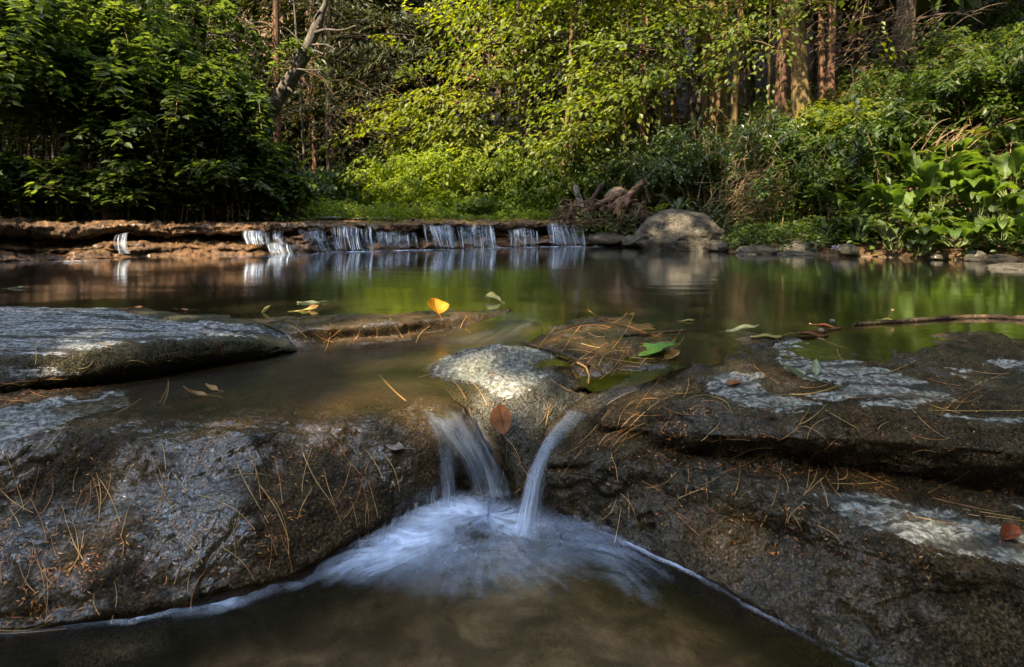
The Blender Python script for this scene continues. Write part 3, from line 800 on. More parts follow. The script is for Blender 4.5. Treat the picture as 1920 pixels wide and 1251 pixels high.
def cascade(px0, px1, yt, yb, n, setback, label, slant=6, width=4, gap=.0, thin=1.0, seed=0):
    """two or three torn veils of water over the cap's edge, and a few separate threads"""
    r = np.random.default_rng(seed)
    parts = []
    for k in range(3):
        a, b = px0 - r.uniform(0, 4), px1 + r.uniform(0, 4)
        nc = max(5, int((b - a) / 7))
        pxs = np.linspace(a, b, nc)
        rows = [[] for _ in range(6)]
        out = r.uniform(.06, .16)
        for px in pxs:
            Y = float(interp(YB, px)) + setback - .03 + .02 * r.normal() + .03 * k
            q = vnoise(np.array([[px * .09, seed * 3.1 + k, 0.]]), 4)[0]; q2 = vnoise(np.array([[px * .05, seed * 5.1, 2.]]), 6)[0]
            top = np.array(pd(px, yt + 2.6 * q2 + 1.2 * q - .8, Y + .03)); bot = np.array(pd(px + slant * (1 + .5 * q), yb + 2.5 * q, Y - out * (1 + .5 * q)))
            for m, s in enumerate((-.12, .04, .25, .5, .76, 1.0)):
                c = top + (bot - top) * np.array((max(s, 0) ** 1.2, min(1, max(s, 0) * 1.7) ** .8 if s > 0 else s * .8, max(s, 0) ** 1.15))
                if s < 0:
                    c = top + np.array((0, .10, .012))
                rows[m].append(c)
        G = loft(rows, nc * 4, 26)
        G = displace(G, [(.012, (26, 26, 5), 3)], seed + k)
        nv, nu = G.shape[:2]
        uv = uv_grid(nv, nu)
        u0 = uv[:, 0].copy()
        e = sstep(0, .10, u0) * sstep(1, .90, u0) * np.interp(1 - uv[:, 1], [0, .17, .32, .7, 1], [0, 0, .7, .8, 1.0])
        big = fbm(np.stack((u0 * (b - a) / 16 + seed, .5 * uv[:, 1] + k, 0 * u0), 1), 2, seed + 9)
        e = e * np.clip(.50 + 1.5 * big, .0, 1.1)
        uv = np.stack((u0 * (b - a) / 100 + k * .37, uv[:, 1] + k * .2), 1)
        parts.append((G.reshape(-1, 3), grid_faces(nv, nu), uv, e * thin * (.55 if k else .75)))
    for k in range(int(n * 1.1)):
        px = r.uniform(px0, px1); w = r.uniform(.9, 2.6); Y = float(interp(YB, px)) + setback - .06
        q2 = vnoise(np.array([[px * .05, seed * 5.1, 2.]]), 6)[0]
        top = np.array(pd(px, yt + 2.6 * q2 + r.uniform(-.5, 1.5), Y)); bot = np.array(pd(px + slant * r.uniform(.3, 1.1), yb + r.uniform(-6, 2), Y - r.uniform(.03, .13)))
        hw = w / 2 / F * Y
        rows = []
        for s in np.linspace(0, 1, 5):
            c = top + (bot - top) * np.array((s, min(1, s * 1.5) ** .8, s ** 1.15)); ww = hw * (.7 + .7 * s)
            rows.append([c - np.array((ww, 0, 0)), c + np.array((0, -.008, 0)), c + np.array((ww, 0, 0))])
        v, f, u_, d_ = sheet('s', rows, 4, 10, None, [.3, .9, .9, .9, 1.0], .002, seed + k)
        u_ = np.stack((.02 * u_[:, 0] + k * .31, u_[:, 1] * .3), 1)
        parts.append((v, f, u_, d_ * 2.2 * r.uniform(.4, 1.0) * thin))
    return sheets_obj('waterfall', parts, M_strand, label=label, category='waterfall', group='thin waterfalls along the rock ledge')


cascade(222, 242, 437, 476, 7, .02, 'short sunlit waterfall over the orange brown left part of the ledge', 2, 6, thin=.55, seed=3)
cascade(460, 530, 435, 458, 17, .12, 'fan of white strands left of the ledge middle, over a brown rounded step', 4, 5, seed=5)
cascade(500, 545, 457, 480, 9, .0, 'small pinkish white slide down the step below the left fan of strands', 11, 6, thin=.8, seed=6)
cascade(566, 612, 434, 452, 11, .14, 'faint grey trickle between the left fan and the wide white fall', 4, 4, thin=.6, seed=7)
cascade(585, 625, 450, 474, 6, .04, 'grey slide over the dark mound left of the wide white fall', 10, 5, thin=.45, seed=8)
cascade(622, 700, 426, 470, 30, .05, 'wide white waterfall left of centre, the fullest on the ledge', 8, 6, thin=1.0, seed=9)
cascade(702, 782, 435, 463, 13, .07, 'row of thin separate strands falling across a dark recess', 4, 3, thin=.6, seed=10)
cascade(794, 850, 423, 463, 17, .12, 'white strands spilling in two steps right of the dark recess', 10, 4, thin=.85, seed=11)
cascade(856, 925, 424, 464, 24, .12, 'curved white waterfall right of the middle of the ledge', 8, 5, thin=.95, seed=12)
cascade(955, 1010, 429, 462, 14, .08, 'sparse greyish strands left of the last waterfall', 2, 4, thin=.7, seed=13)
cascade(1022, 1090, 421, 460, 30, .10, 'bright spreading waterfall at the right end of the ledge', 12, 6, thin=1.1, seed=14)

# the two near falls that meet at the lower pool
f1 = [sheet('f', [[pz(770, 764, -.040), pz(815, 766, -.043), pz(866, 768, -.046), pd(905, 772, 1.40)],
                  [pd(800, 792, 1.17), pd(846, 795, 1.20), pd(884, 792, 1.27), pd(915, 800, 1.34)],
                  [pd(835, 830, 1.17), pd(872, 832, 1.20), pd(905, 832, 1.25), pd(930, 842, 1.30)],
                  [pd(868, 880, 1.165), pd(900, 878, 1.19), pd(926, 876, 1.225), pd(945, 880, 1.26)],
                  [pz(888, 938, -.195), pz(920, 934, -.195), pz(945, 928, -.195), pz(962, 924, -.195)]], 60, 60, None, [.0, .45, 1.0, .75, .9], .006, 41),
      sheet('f', [[pd(790, 778, 1.20), pd(835, 780, 1.21), pd(880, 785, 1.27)],
                  [pd(808, 818, 1.155), pd(850, 815, 1.18), pd(900, 820, 1.24)],
                  [pd(822, 860, 1.135), pd(862, 850, 1.165), pd(915, 862, 1.22)],
                  [pd(830, 905, 1.125), pd(856, 890, 1.15), pd(905, 905, 1.20)]], 50, 40, None, [.0, .7, .55, .1], .006, 42),
      sheet('f', [[pd(818, 838, 1.135), pd(832, 836, 1.14), pd(846, 838, 1.15)],
                  [pd(822, 880, 1.118), pd(838, 878, 1.125), pd(852, 880, 1.135)],
                  [pd(824, 920, 1.105), pd(842, 918, 1.11), pd(858, 922, 1.12)],
                  [pz(818, 962, -.195), pz(840, 962, -.195), pz(862, 960, -.195)]], 26, 40, None, [.2, .9, 1.0, 1.2], .004, 43)]
for k, (x0, y0, x1, y1, w) in enumerate([(800, 905, 796, 962, 9), (812, 895, 812, 962, 8), (782, 930, 776, 975, 7), (768, 945, 762, 985, 8), (742, 960, 736, 1002, 7), (722, 975, 716, 1015, 5)]):
    Y = F * (HE + .195) / (y1 - HZ)
    f1.append(sheet('f', [[pd(x0 - w * .5, y0, Y + .035), pd(x0, y0, Y + .03), pd(x0 + w * .5, y0, Y + .035)],
                          [pd((x0 + x1) / 2 - w, (y0 + y1) / 2, Y + .012), pd((x0 + x1) / 2, (y0 + y1) / 2, Y + .006), pd((x0 + x1) / 2 + w, (y0 + y1) / 2, Y + .012)],
                          [pd(x1 - w * 1.4, y1, Y), pd(x1, y1, Y - .006), pd(x1 + w * 1.4, y1, Y)]], 12, 20, None, [.1, .7, 1.0], .003, 50 + k))
sheets_obj('waterfall', f1, M_silk, label='silky veil of water sliding between the big rounded rock and the pale capped wedge', category='waterfall', group='small near waterfalls')
f2 = []
for k, (o, w, ds) in enumerate([(0, .85, [.30, .50, .7, .85, 1.0]), (-.010, .6, [.1, .3, .7, .9, 1.0]), (.012, .7, [.05, .3, .55, .65, .8])]):
    def edge(a, b, Y, bulge):
        ca, cb = np.array(pd(*a, Y + o)), np.array(pd(*b, Y + o))
        m = (ca + cb) / 2
        return [m + (ca - m) * w, m + np.array((0, -bulge, bulge * .3)), m + (cb - m) * w]
    f2.append(sheet('f', [edge((1058, 768), (1112, 778), 1.30, .004), edge((1015, 822), (1062, 826), 1.215, .010), edge((990, 872), (1034, 872), 1.155, .014),
                          edge((970, 935), (1024, 930), 1.10, .016), edge((952, 1004), (1016, 1000), 1.045, .014)], 46, 70, None, ds, .004, 61 + 5 * k))
sheets_obj('waterfall', f2, M_silk, label='narrow curved spout of white water between the pale capped wedge and the long dark block', category='waterfall', group='small near waterfalls')
ch = [sheet('c', [[pz(1190, 696, .0), pz(1240, 684, .002), pz(1300, 684, .0)],
                  [pz(1135, 728, -.02), pz(1180, 722, -.015), pz(1225, 722, -.014)],
                  [pz(1085, 755, -.035), pz(1120, 752, -.032), pz(1160, 754, -.032)],
                  [pd(1056, 770, 1.31), pd(1085, 772, 1.30), pd(1114, 780, 1.30)]], 40, 50, None, [.08, .22, .42, .65], .006, 71),
      sheet('c', [[pz(930, 580, .008), pz(970, 582, .008), pz(1040, 588, .008)],
                  [pz(925, 598, .004), pz(965, 602, .006), pz(1020, 606, .008)],
                  [pz(900, 618, -.018), pz(945, 622, -.012), pz(985, 625, -.008)],
                  [pz(820, 640, -.026), pz(890, 648, -.022), pz(960, 652, -.018)]], 50, 50, None, [.04, .40, .35, .05], .008, 72),
      sheet('c', [[pz(470, 612, .012), pz(505, 612, .010), pz(545, 618, .006)],
                  [pz(500, 632, .002), pz(530, 632, .0), pz(560, 636, .0)],
                  [pz(540, 655, -.024), pz(565, 655, -.024), pz(590, 656, -.024)]], 30, 30, None, [.2, .8, .5], .005, 73)]
for q, (s_, lab) in enumerate(zip(ch, ['smooth chute of water running down to the narrow spout beside the green leaf', 'smooth tongue of water dropping past the end of the mossy sill', 'little run of water slipping past the tip of the pale banded slab'])):
    sheets_obj('water_chute', [s_], M_film, label=lab, category='water chute', group='small water chutes')

# ================================================================ FOAM
t = NT('foam')
a = t.attr('dens')
d = t.n('BsdfDiffuse', {'Color': (.64, .77, 1.0)}).outputs[0]
g = t.n('BsdfGlossy', {'Color': (.9, .95, 1), 'Roughness': .3}).outputs[0]
w = t.n('MixShader', {0: .12, 1: d, 2: g}).outputs[0]
tr = t.n('BsdfTransparent', {'Color': (1, 1, 1)}).outputs[0]
M_foam = t.done(t.n('MixShader', {0: a, 1: tr, 2: w}).outputs[0])
FC = np.array(pz(915, 975, -.2))
nr, na = 260, 620
R_ = np.linspace(.01, 1, nr)[:, None] ** 1.1 * .62
A_ = np.linspace(0, 2 * np.pi, na, endpoint=False)[None]
X = FC[0] + R_ * np.cos(A_); Y = FC[1] + R_ * np.sin(A_)
q = proj(np.stack((X.ravel(), np.maximum(Y.ravel(), .2), np.full(X.size, -.2)), 1))
Rf = (R_ + 0 * A_).ravel(); Af = (A_ + 0 * R_).ravel()
xy = np.stack((X.ravel(), Y.ravel(), 0 * Rf), 1)
warp = fbm(xy * 7, 3, 4)
stre = fbm(np.stack((np.cos(Af + .25 * warp) * 16, np.sin(Af + .25 * warp) * 16, Rf * 5), 1), 4, 91)
stre2 = fbm(np.stack((np.cos(Af + .15 * warp) * 60, np.sin(Af + .15 * warp) * 60, Rf * 16), 1), 3, 92)
clump = fbm(xy * 5 + 3, 3, 94)
fine = fbm(xy * 55 + .6 * warp[:, None], 5, 93, .65)


def gpx(cx, cy, sx, sy, rot=0):
    dx, dy = q[:, 0] - cx, q[:, 1] - cy
    c, s = math.cos(rot), math.sin(rot)
    return np.exp(-((dx * c + dy * s) / sx) ** 2 - ((-dx * s + dy * c) / sy) ** 2)


base = (1.05 * gpx(745, 1028, 95, 30, -.35) + 1.1 * gpx(835, 962, 70, 22) + .85 * gpx(950, 980, 70, 24, .2) + .48 * gpx(900, 1028, 165, 55)
        + .22 * gpx(900, 1085, 170, 60) + .22 * gpx(1150, 1035, 130, 34, .4) + .25 * gpx(680, 1065, 90, 30, -.2) + .20 * gpx(1190, 1100, 70, 26, .6))
hole = gpx(905, 1010, 40, 12) * .28 + .2 * gpx(820, 1005, 60, 9)
k = sstep(.10, .34, Rf)
den = base * (.80 + k * (.8 * stre + .8 * stre2) + .45 * clump + .45 * fine) - hole * .6
den = np.clip(den * .74 - .05, 0, .82)
Zf = -.194 + .010 * gpx(800, 975, 120, 30) + .006 * (stre + clump) * np.exp(-(Rf / .3) ** 2)
Vf = np.stack((X.ravel(), Y.ravel(), Zf), 1)
obj('foam', mesh_from('foam', Vf, grid_faces(nr, na, True), M_foam, attrs={'dens': den}), kind='stuff', label='white foam spreading below the two small falls', category='foam')


def foam_band(pts, w, strength, seed, z=-.193, name='foam', label=None):
    P = np.array([pz(x, y, z) for x, y in pts])
    P = cr(P, 220)
    P[:, :2] += (.0045 if z < -.1 else .02) * np.stack((fbm(P * 22, 3, seed + 5), fbm(P * 22 + 7, 3, seed + 6)), 1) * 1.6
    T = np.gradient(P, axis=0); T /= np.linalg.norm(T, axis=1, keepdims=True)
    N = np.stack((-T[:, 1], T[:, 0], 0 * T[:, 0]), 1)
    if N[:, 1].mean() > 0:
        N = -N
    ww = np.array(w if hasattr(w, '__len__') else [w, w], float); ww = np.interp(np.linspace(0, 1, 220), np.linspace(0, 1, len(ww)), ww)
    u = np.linspace(-.7, 1, 26)
    G = P[:, None] + N[:, None] * (u[None, :, None] * ww[:, None, None])
    V = G.reshape(-1, 3)
    uu = np.tile(u, 220)
    n = fbm(V * 40, 4, seed); n2 = fbm(V * np.array((12, 12, 12)), 2, seed + 1)
    brk = np.clip(.62 + 1.5 * fbm(V * 9, 2, seed + 2), .18, 1.3)
    dn = np.clip(brk * np.exp(-(np.maximum(uu, 0) / .55) ** 2) * (.6 + .7 * n + 1.3 * n2) * strength * .7 * sstep(1, .7, np.abs(uu)), 0, .9)
    V = V + np.stack((0 * n, 0 * n, .004 * n + .004 * np.exp(-(uu / .5) ** 2)), 1)
    return obj(name, mesh_from(name, V, grid_faces(220, 26), M_foam, attrs={'dens': dn}), kind='stuff', label=label, category='foam')


foam_band([(255, 1165), (330, 1150), (420, 1138), (520, 1105), (600, 1080), (680, 1050), (740, 1010)], [.004, .016, .018, .016, .02, .035], 1.0, 5, label='line of bubbles along the foot of the big rounded rock')
foam_band([(-250, 1205), (0, 1192), (120, 1178), (260, 1164)], [.006, .008], .55, 6, label='thin bubbles at the lower left rock edge')
foam_band([(1095, 985), (1200, 1032), (1310, 1084), (1420, 1145), (1530, 1205), (1650, 1264), (1800, 1340)], [.006, .007, .006, .007], .75, 7, label='thin bright line of bubbles along the long dark block')
foam_band([(620, 474), (680, 472), (760, 470), (860, 468), (960, 465), (1050, 463), (1110, 462), (1200, 461)], [.12, .16, .10, .10, .08, .16, .10], .75, 8, .006, label='white foam along the foot of the rock ledge')
foam_band([(430, 484), (500, 481), (560, 479), (610, 476)], [.04, .10, .05], .5, 9, .006, label='faint foam below the left falls')
foam_band([(-300, 503), (0, 493), (90, 491), (200, 489)], [.05, .07, .03], .4, 10, .006, label='pale foam at the left foot of the ledge')
# ================================================================ LEAVES
TMPL = {
    'rhomb': (np.array([(0, 0, 0), (-.5, .42, .14), (0, 1, 0), (.5, .42, .14)]), np.array([(0, 3, 2), (0, 2, 1)])),
    'oval': (np.array([(0, 0, 0), (-.40, .22, .10), (-.46, .52, .13), (-.24, .82, .06), (0, 1, -.06), (.24, .82, .06), (.46, .52, .13), (.40, .22, .10), (0, .5, 0)]),
             np.array([(8, 0, 7), (8, 7, 6), (8, 6, 5), (8, 5, 4), (8, 4, 3), (8, 3, 2), (8, 2, 1), (8, 1, 0)])),
    'heart': (np.array([(0, .08, 0), (-.25, 0, .05), (-.5, .2, .12), (-.42, .55, .10), (0, 1, -.1), (.42, .55, .10), (.5, .2, .12), (.25, 0, .05), (0, .45, 0)]),
              np.array([(8, 0, 7), (8, 7, 6), (8, 6, 5), (8, 5, 4), (8, 4, 3), (8, 3, 2), (8, 2, 1), (8, 1, 0)])),
}


def unit(v):
    return v / (np.linalg.norm(v, axis=-1, keepdims=True) + 1e-9)


class Leaves:
    def __init__(s):
        s.P, s.A, s.N, s.L, s.W, s.T = [], [], [], [], [], []

    def add(s, P, A, N, L, W, T):
        n = len(P)
        s.P.append(P); s.A.append(A); s.N.append(N)
        s.L.append(np.ones(n) * L); s.W.append(np.ones(n) * W); s.T.append(np.ones(n) * T)

    def mesh(s, name, mat, tmpl='rhomb', curve=.15):
        P, A, N = (np.concatenate(q) for q in (s.P, s.A, s.N))
        L, W, T = (np.concatenate(q) for q in (s.L, s.W, s.T))
        A = unit(A); S = unit(np.cross(A, N)); N = np.cross(S, A)
        tv, tf = TMPL[tmpl]
        V = (P[:, None] + tv[None, :, 0, None] * (W[:, None, None] * S[:, None]) + tv[None, :, 1, None] * (L[:, None, None] * A[:, None])
             + (tv[None, :, 2, None] * W[:, None, None] - curve * (tv[None, :, 1, None] ** 2) * L[:, None, None]) * N[:, None])
        k = len(tv)
        Fq = (tf[None] + (np.arange(len(P)) * k)[:, None, None]).reshape(-1, 3)
        return mesh_from(name, V.reshape(-1, 3), Fq, mat, smooth=False, attrs={'tone': np.repeat(np.clip(T, 0, 1), k)})


def jit(r, n, s=1.0):
    return r.normal(0, s, (n, 3))


def arch_stems(r, c, R, H, nst, nl, t0=.25, az=None, droop=.5, spread=.25):
    """arching stems of a shrub: returns stem point lists, leaf positions, forward directions, sideways directions, fraction"""
    c = np.array(c, float)
    a = r.uniform(0, 2 * np.pi, nst) if az is None else r.normal(az[0], az[1], nst)
    h = H * r.uniform(.5, 1.05, nst); re = R * r.uniform(.25, 1.1, nst)
    b = c + np.stack((r.normal(0, spread * R, nst), r.normal(0, spread * R, nst), np.zeros(nst)), 1)

    def at(t):
        hz = re[:, None] * t ** 1.5
        z = h[:, None] * (np.sin(np.minimum(t * 1.2, 1.25) * np.pi / 2) - droop * np.maximum(t - .6, 0) ** 1.6 * 2.0)
        return b[:, None] + np.stack((np.cos(a)[:, None] * hz, np.sin(a)[:, None] * hz, z), -1)
    tt = np.broadcast_to(np.linspace(0, 1, 7), (nst, 7))
    stems = at(tt)
    t = t0 + (1 - t0) * np.sort(r.uniform(0, 1, (nst, nl)) ** .8, 1)
    P = at(t); fw = at(np.minimum(t + .03, 1.05)) - at(t - .03)
    fw = unit(fw).reshape(-1, 3)
    side = np.stack((-np.sin(a), np.cos(a), 0 * a), 1)
    side = np.repeat(side, nl, 0) * np.where(r.uniform(size=nst * nl) < .5, -1, 1)[:, None]
    return stems, P.reshape(-1, 3), fw, side, t.ravel()


def shrub(name, label, c, R, H, nst, nl, L, mat, stem_mat, group=None, tmpl='rhomb', ratio=.7, seed=0, t0=.25, az=None, droop=.5, cat='shrub', stem_r=.005, off=.10, spread=.25, tone=(.1, .9), down=.35, nstem=40, curve=.15, lean=0, flat=1.0):
    r = np.random.default_rng(seed)
    root = thing(name, label, cat, tuple(float(v) for v in c), group)
    stems, P, fw, side, t = arch_stems(r, c, R, H, nst, nl, t0, az, droop, spread)
    n = len(P)
    Lf = L * r.uniform(.6, 1.25, n)
    P = P + side * (Lf * off / .1 * .3)[:, None] * r.uniform(0, 2.2, n)[:, None] + jit(r, n, L * .35)
    A = side * r.uniform(.4, 1.1, n)[:, None] + fw * r.uniform(.2, .9, n)[:, None] + np.array((0, 0, -down)) + jit(r, n, .22)
    A[:, 2] *= flat
    N = np.array((0, 0, 1.0)) + jit(r, n, .28) + np.array((0, -.12, 0))
    lv = Leaves(); lv.add(P, A, N, Lf, Lf * ratio * r.uniform(.8, 1.15, n), r.uniform(*tone, n) * .6 + .4 * np.repeat(r.uniform(*tone, nst), nl))
    child('foliage', lv.mesh('foliage', mat, tmpl, curve), root)
    mb = MB()
    for k in range(min(nst, nstem)):
        mb.tube(stems[k], np.linspace(stem_r, stem_r * .35, 7), 5)
    child('stems', mb.mesh('stems', stem_mat), root)
    return root


def sprays(r, lv, O, D, ln, m, L, ratio, droop=.25, tone=(.2, .9), width=.55, flat=.35, upn=(0, -.15, 1.0)):
    """flat drooping boughs: leaves in a fan along each twig"""
    n = len(O)
    D = unit(np.asarray(D, float)); ln = np.ones(n) * ln
    Sd = unit(np.cross(D, np.array((0, 0, 1.0))))
    t = r.uniform(0, 1, (n, m)); s = r.uniform(-1, 1, (n, m)) * width * np.sqrt(np.clip(1.05 - t, 0, 1))
    P = O[:, None] + D[:, None] * (t * ln[:, None])[..., None] + Sd[:, None] * (s * ln[:, None])[..., None]
    P[..., 2] -= droop * ln[:, None] * (t ** 2 + .5 * s ** 2) + r.normal(0, .035, (n, m)) * ln[:, None]
    A = D[:, None] * .8 + Sd[:, None] * (np.sign(s) * .7)[..., None] - np.array((0, 0, .45))
    k = n * m
    A = A.reshape(-1, 3) + jit(r, k, .28)
    N = np.array(upn) + jit(r, k, flat)
    Lf = L * r.uniform(.65, 1.25, k)
    T = np.repeat(r.uniform(*tone, n), m) * .55 + r.uniform(*tone, k) * .45
    lv.add(P.reshape(-1, 3), A, N, Lf, Lf * ratio, T)


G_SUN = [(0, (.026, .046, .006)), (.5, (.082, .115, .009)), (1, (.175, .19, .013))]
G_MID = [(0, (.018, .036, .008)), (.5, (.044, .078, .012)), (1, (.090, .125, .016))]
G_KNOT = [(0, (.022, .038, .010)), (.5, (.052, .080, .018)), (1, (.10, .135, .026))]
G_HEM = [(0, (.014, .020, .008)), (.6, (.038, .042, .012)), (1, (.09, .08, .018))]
L_sun = leaf_mat('painted_sunny_leaf', G_SUN, .5)  # sun on the boughs put into a brighter leaf colour
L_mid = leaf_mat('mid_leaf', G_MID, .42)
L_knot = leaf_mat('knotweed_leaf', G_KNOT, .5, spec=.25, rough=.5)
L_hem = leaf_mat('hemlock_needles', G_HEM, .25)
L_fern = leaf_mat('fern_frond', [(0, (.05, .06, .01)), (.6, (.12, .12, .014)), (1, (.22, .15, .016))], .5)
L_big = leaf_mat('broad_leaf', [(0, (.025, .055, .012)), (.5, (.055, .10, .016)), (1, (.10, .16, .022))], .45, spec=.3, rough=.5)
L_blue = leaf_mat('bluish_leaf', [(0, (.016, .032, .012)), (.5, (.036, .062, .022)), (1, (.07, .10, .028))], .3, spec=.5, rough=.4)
B_red = bark_mat('reddish_bark', (.045, .024, .016), (.17, .085, .05))
B_grey = bark_mat('grey_bark', (.035, .030, .024), (.13, .11, .085))
B_dark = bark_mat('dark_bark', (.022, .016, .012), (.075, .052, .036))
B_gold = bark_mat('tan_bark', (.05, .034, .014), (.18, .115, .045))
B_stem = plain_mat('stem', (.07, .05, .02), (.17, .10, .045), 12)
B_green = plain_mat('green_stem', (.04, .06, .015), (.09, .11, .03), 12)
B_twig = plain_mat('dry_twig', (.09, .055, .028), (.26, .17, .09), 18)


def gz(x, y):
    return float(ground_z(np.array([[x]], float), np.array([[y]], float))[0, 0])


# ---------------------------------------------------------------- trees
def tree(label, px, Y, w, bark, top=9.0, lean=(0, 0), py_top=None, boughs=(), mat=None, L=.09, ratio=.62, group='trees of the wood behind the stream', seed=0, name='tree', limbs=0, wob=.12, base_px=None, tone=(.1, .9), m=46, bl=(.7, 1.4), droop=.28, high=26, hl=(4.8, 9), dead=0):
    r = np.random.default_rng(seed + 900)
    x = (px - CX) / F * Y
    z0 = gz(x, Y)
    root = thing(name, label, 'tree', (x, Y, z0), group)
    rad = w / 2 / F * Y
    n = 9
    tt = np.linspace(0, 1, n)
    pts = np.stack((x + lean[0] * tt + wob * np.cumsum(r.normal(0, .35, n)) * tt, Y + lean[1] * tt + 0 * tt, z0 - .15 + (top - z0) * tt), 1)
    rr = rad * (1.0 - .5 * tt); rr[0] *= 1.45
    mb = MB(); mb.tube(pts, rr, 14, .22, 9, seed, 60)
    tw = MB()
    for k in range(limbs):
        u = r.uniform(.18, .75); i = np.array([np.interp(u, tt, pts[:, q]) for q in range(3)])
        a = r.uniform(0, 2 * np.pi); l = r.uniform(.5, 1.6)
        d = np.array((math.cos(a), math.sin(a) * .6, r.uniform(-.25, .25)))
        q = [i, i + d * l * .4 + np.array((0, 0, .06)), i + d * l * .75, i + d * l + np.array((0, 0, -.18 * l))]
        tw.tube(q, [rad * .16 + .004, rad * .12 + .003, .006, .003], 5, smoothn=12)
        for s in range(3):
            j = i + d * l * r.uniform(.4, .9); e = j + unit(d + r.normal(0, .6, 3)) * l * .35
            tw.tube([j, (j + e) / 2 + r.normal(0, .03, 3), e], [.005, .004, .002], 4)
    if limbs:
        mb.V += tw.V; off = mb.n; mb.F += [f + off for f in tw.F]; mb.T += [f + off for f in tw.T]; mb.n += tw.n
    lv = Leaves()
    if len(boughs):
        lm = MB()
        for (bx, by, bY, num, sx, sy) in boughs:                 # px, py, depth, count, spread
            O = np.stack([np.array(pd(bx + r.normal(0, sx), by + r.normal(0, sy), bY + r.normal(0, .5))) for _ in range(num)])
            D = np.stack((r.normal(-.55, .5, num), r.normal(-.35, .5, num), r.normal(-.12, .2, num)), 1)
            sprays(r, lv, O, D, r.uniform(*bl, num), m, L, ratio, droop, tone)
            # the limb that carries them
            c = O.mean(0); u = np.clip((c[2] - z0 + .3) / (top - z0), .05, .9)
            i = np.array([np.interp(u, tt, pts[:, q]) for q in range(3)])
            mb.tube([i, (i + c) / 2 + np.array((0, 0, .12)), c], [rad * .35, rad * .22, .006], 6, smoothn=14)
            for o in O[: 10]:
                mb.tube([c * .4 + i * .6 + r.normal(0, .05, 3), (c + o) / 2 + np.array((0, 0, .05)), o], [.014, .010, .004], 4, smoothn=8)
    if high:
        a = r.uniform(0, 2 * np.pi, high)
        u = r.uniform(.45, .98, high)
        O = np.stack([np.interp(u, tt, pts[:, q]) for q in range(3)], 1)
        O[:, 2] = np.maximum(O[:, 2], hl[0])
        D = np.stack((np.cos(a), np.sin(a), r.uniform(-.15, .3, high)), 1)
        sprays(r, lv, O + D * r.uniform(.0, .8, high)[:, None], D, r.uniform(1.0, 2.0, high), 40, L * 1.25, ratio, .2, tone)
    child('trunk', mb.mesh('trunk', bark), root)
    if lv.P:
        child('crown', lv.mesh('crown', mat or L_mid), root)
    return root


N = 'tree'
# the sunlit broadleaf trees in the middle
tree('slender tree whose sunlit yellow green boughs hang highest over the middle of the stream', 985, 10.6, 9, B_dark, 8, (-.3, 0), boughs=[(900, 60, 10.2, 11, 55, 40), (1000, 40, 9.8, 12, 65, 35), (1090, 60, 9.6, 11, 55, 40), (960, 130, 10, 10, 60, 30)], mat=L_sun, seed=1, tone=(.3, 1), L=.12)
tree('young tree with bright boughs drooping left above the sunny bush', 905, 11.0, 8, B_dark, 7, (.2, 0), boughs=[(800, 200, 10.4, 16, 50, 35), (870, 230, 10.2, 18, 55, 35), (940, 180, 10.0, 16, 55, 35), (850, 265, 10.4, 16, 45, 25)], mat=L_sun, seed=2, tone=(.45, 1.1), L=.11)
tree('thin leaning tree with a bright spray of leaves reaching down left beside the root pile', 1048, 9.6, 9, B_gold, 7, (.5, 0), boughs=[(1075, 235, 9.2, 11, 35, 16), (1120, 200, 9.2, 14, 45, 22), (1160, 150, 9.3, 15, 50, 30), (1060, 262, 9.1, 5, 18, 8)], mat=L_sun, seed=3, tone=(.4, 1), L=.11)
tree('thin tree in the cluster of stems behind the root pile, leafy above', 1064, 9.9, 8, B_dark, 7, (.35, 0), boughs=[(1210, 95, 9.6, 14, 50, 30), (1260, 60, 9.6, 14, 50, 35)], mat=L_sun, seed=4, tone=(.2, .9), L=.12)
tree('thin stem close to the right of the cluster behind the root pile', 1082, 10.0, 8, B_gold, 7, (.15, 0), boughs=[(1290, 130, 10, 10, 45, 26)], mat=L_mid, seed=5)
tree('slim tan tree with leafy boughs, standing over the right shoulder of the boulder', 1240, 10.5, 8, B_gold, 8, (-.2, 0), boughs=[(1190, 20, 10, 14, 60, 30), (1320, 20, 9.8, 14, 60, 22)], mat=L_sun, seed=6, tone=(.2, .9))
tree('slim dark tree behind the cluster, its crown hidden in the leaves', 1172, 12, 9, B_gold, 8, (.1, 0), seed=7, high=16)
tree('straight brown stem between the slim tan tree and the boulder', 1205, 11.5, 7, B_gold, 8, (.1, 0), seed=8, high=12)
# the stand of trunks on the right slope
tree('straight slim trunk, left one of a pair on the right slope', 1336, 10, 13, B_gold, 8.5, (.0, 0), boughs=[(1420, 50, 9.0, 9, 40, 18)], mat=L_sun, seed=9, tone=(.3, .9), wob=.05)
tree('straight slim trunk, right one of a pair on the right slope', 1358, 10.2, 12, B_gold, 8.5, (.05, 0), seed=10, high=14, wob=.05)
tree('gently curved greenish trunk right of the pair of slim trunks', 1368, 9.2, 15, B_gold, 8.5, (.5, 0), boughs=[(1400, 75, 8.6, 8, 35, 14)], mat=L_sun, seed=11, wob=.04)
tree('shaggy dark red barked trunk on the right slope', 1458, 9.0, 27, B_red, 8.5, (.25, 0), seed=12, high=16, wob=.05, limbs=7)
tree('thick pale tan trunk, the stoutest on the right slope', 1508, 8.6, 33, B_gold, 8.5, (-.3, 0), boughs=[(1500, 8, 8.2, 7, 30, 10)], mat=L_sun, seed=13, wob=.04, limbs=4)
tree('very thin tan stem beside the shaggy dark red trunk', 1437, 8.7, 6, B_gold, 6, (.1, 0), seed=14, high=6, wob=.05)
tree('broad almost black trunk high on the right slope', 1693, 9.5, 30, B_dark, 9, (.05, 0), seed=15, high=18, wob=.05, limbs=8)
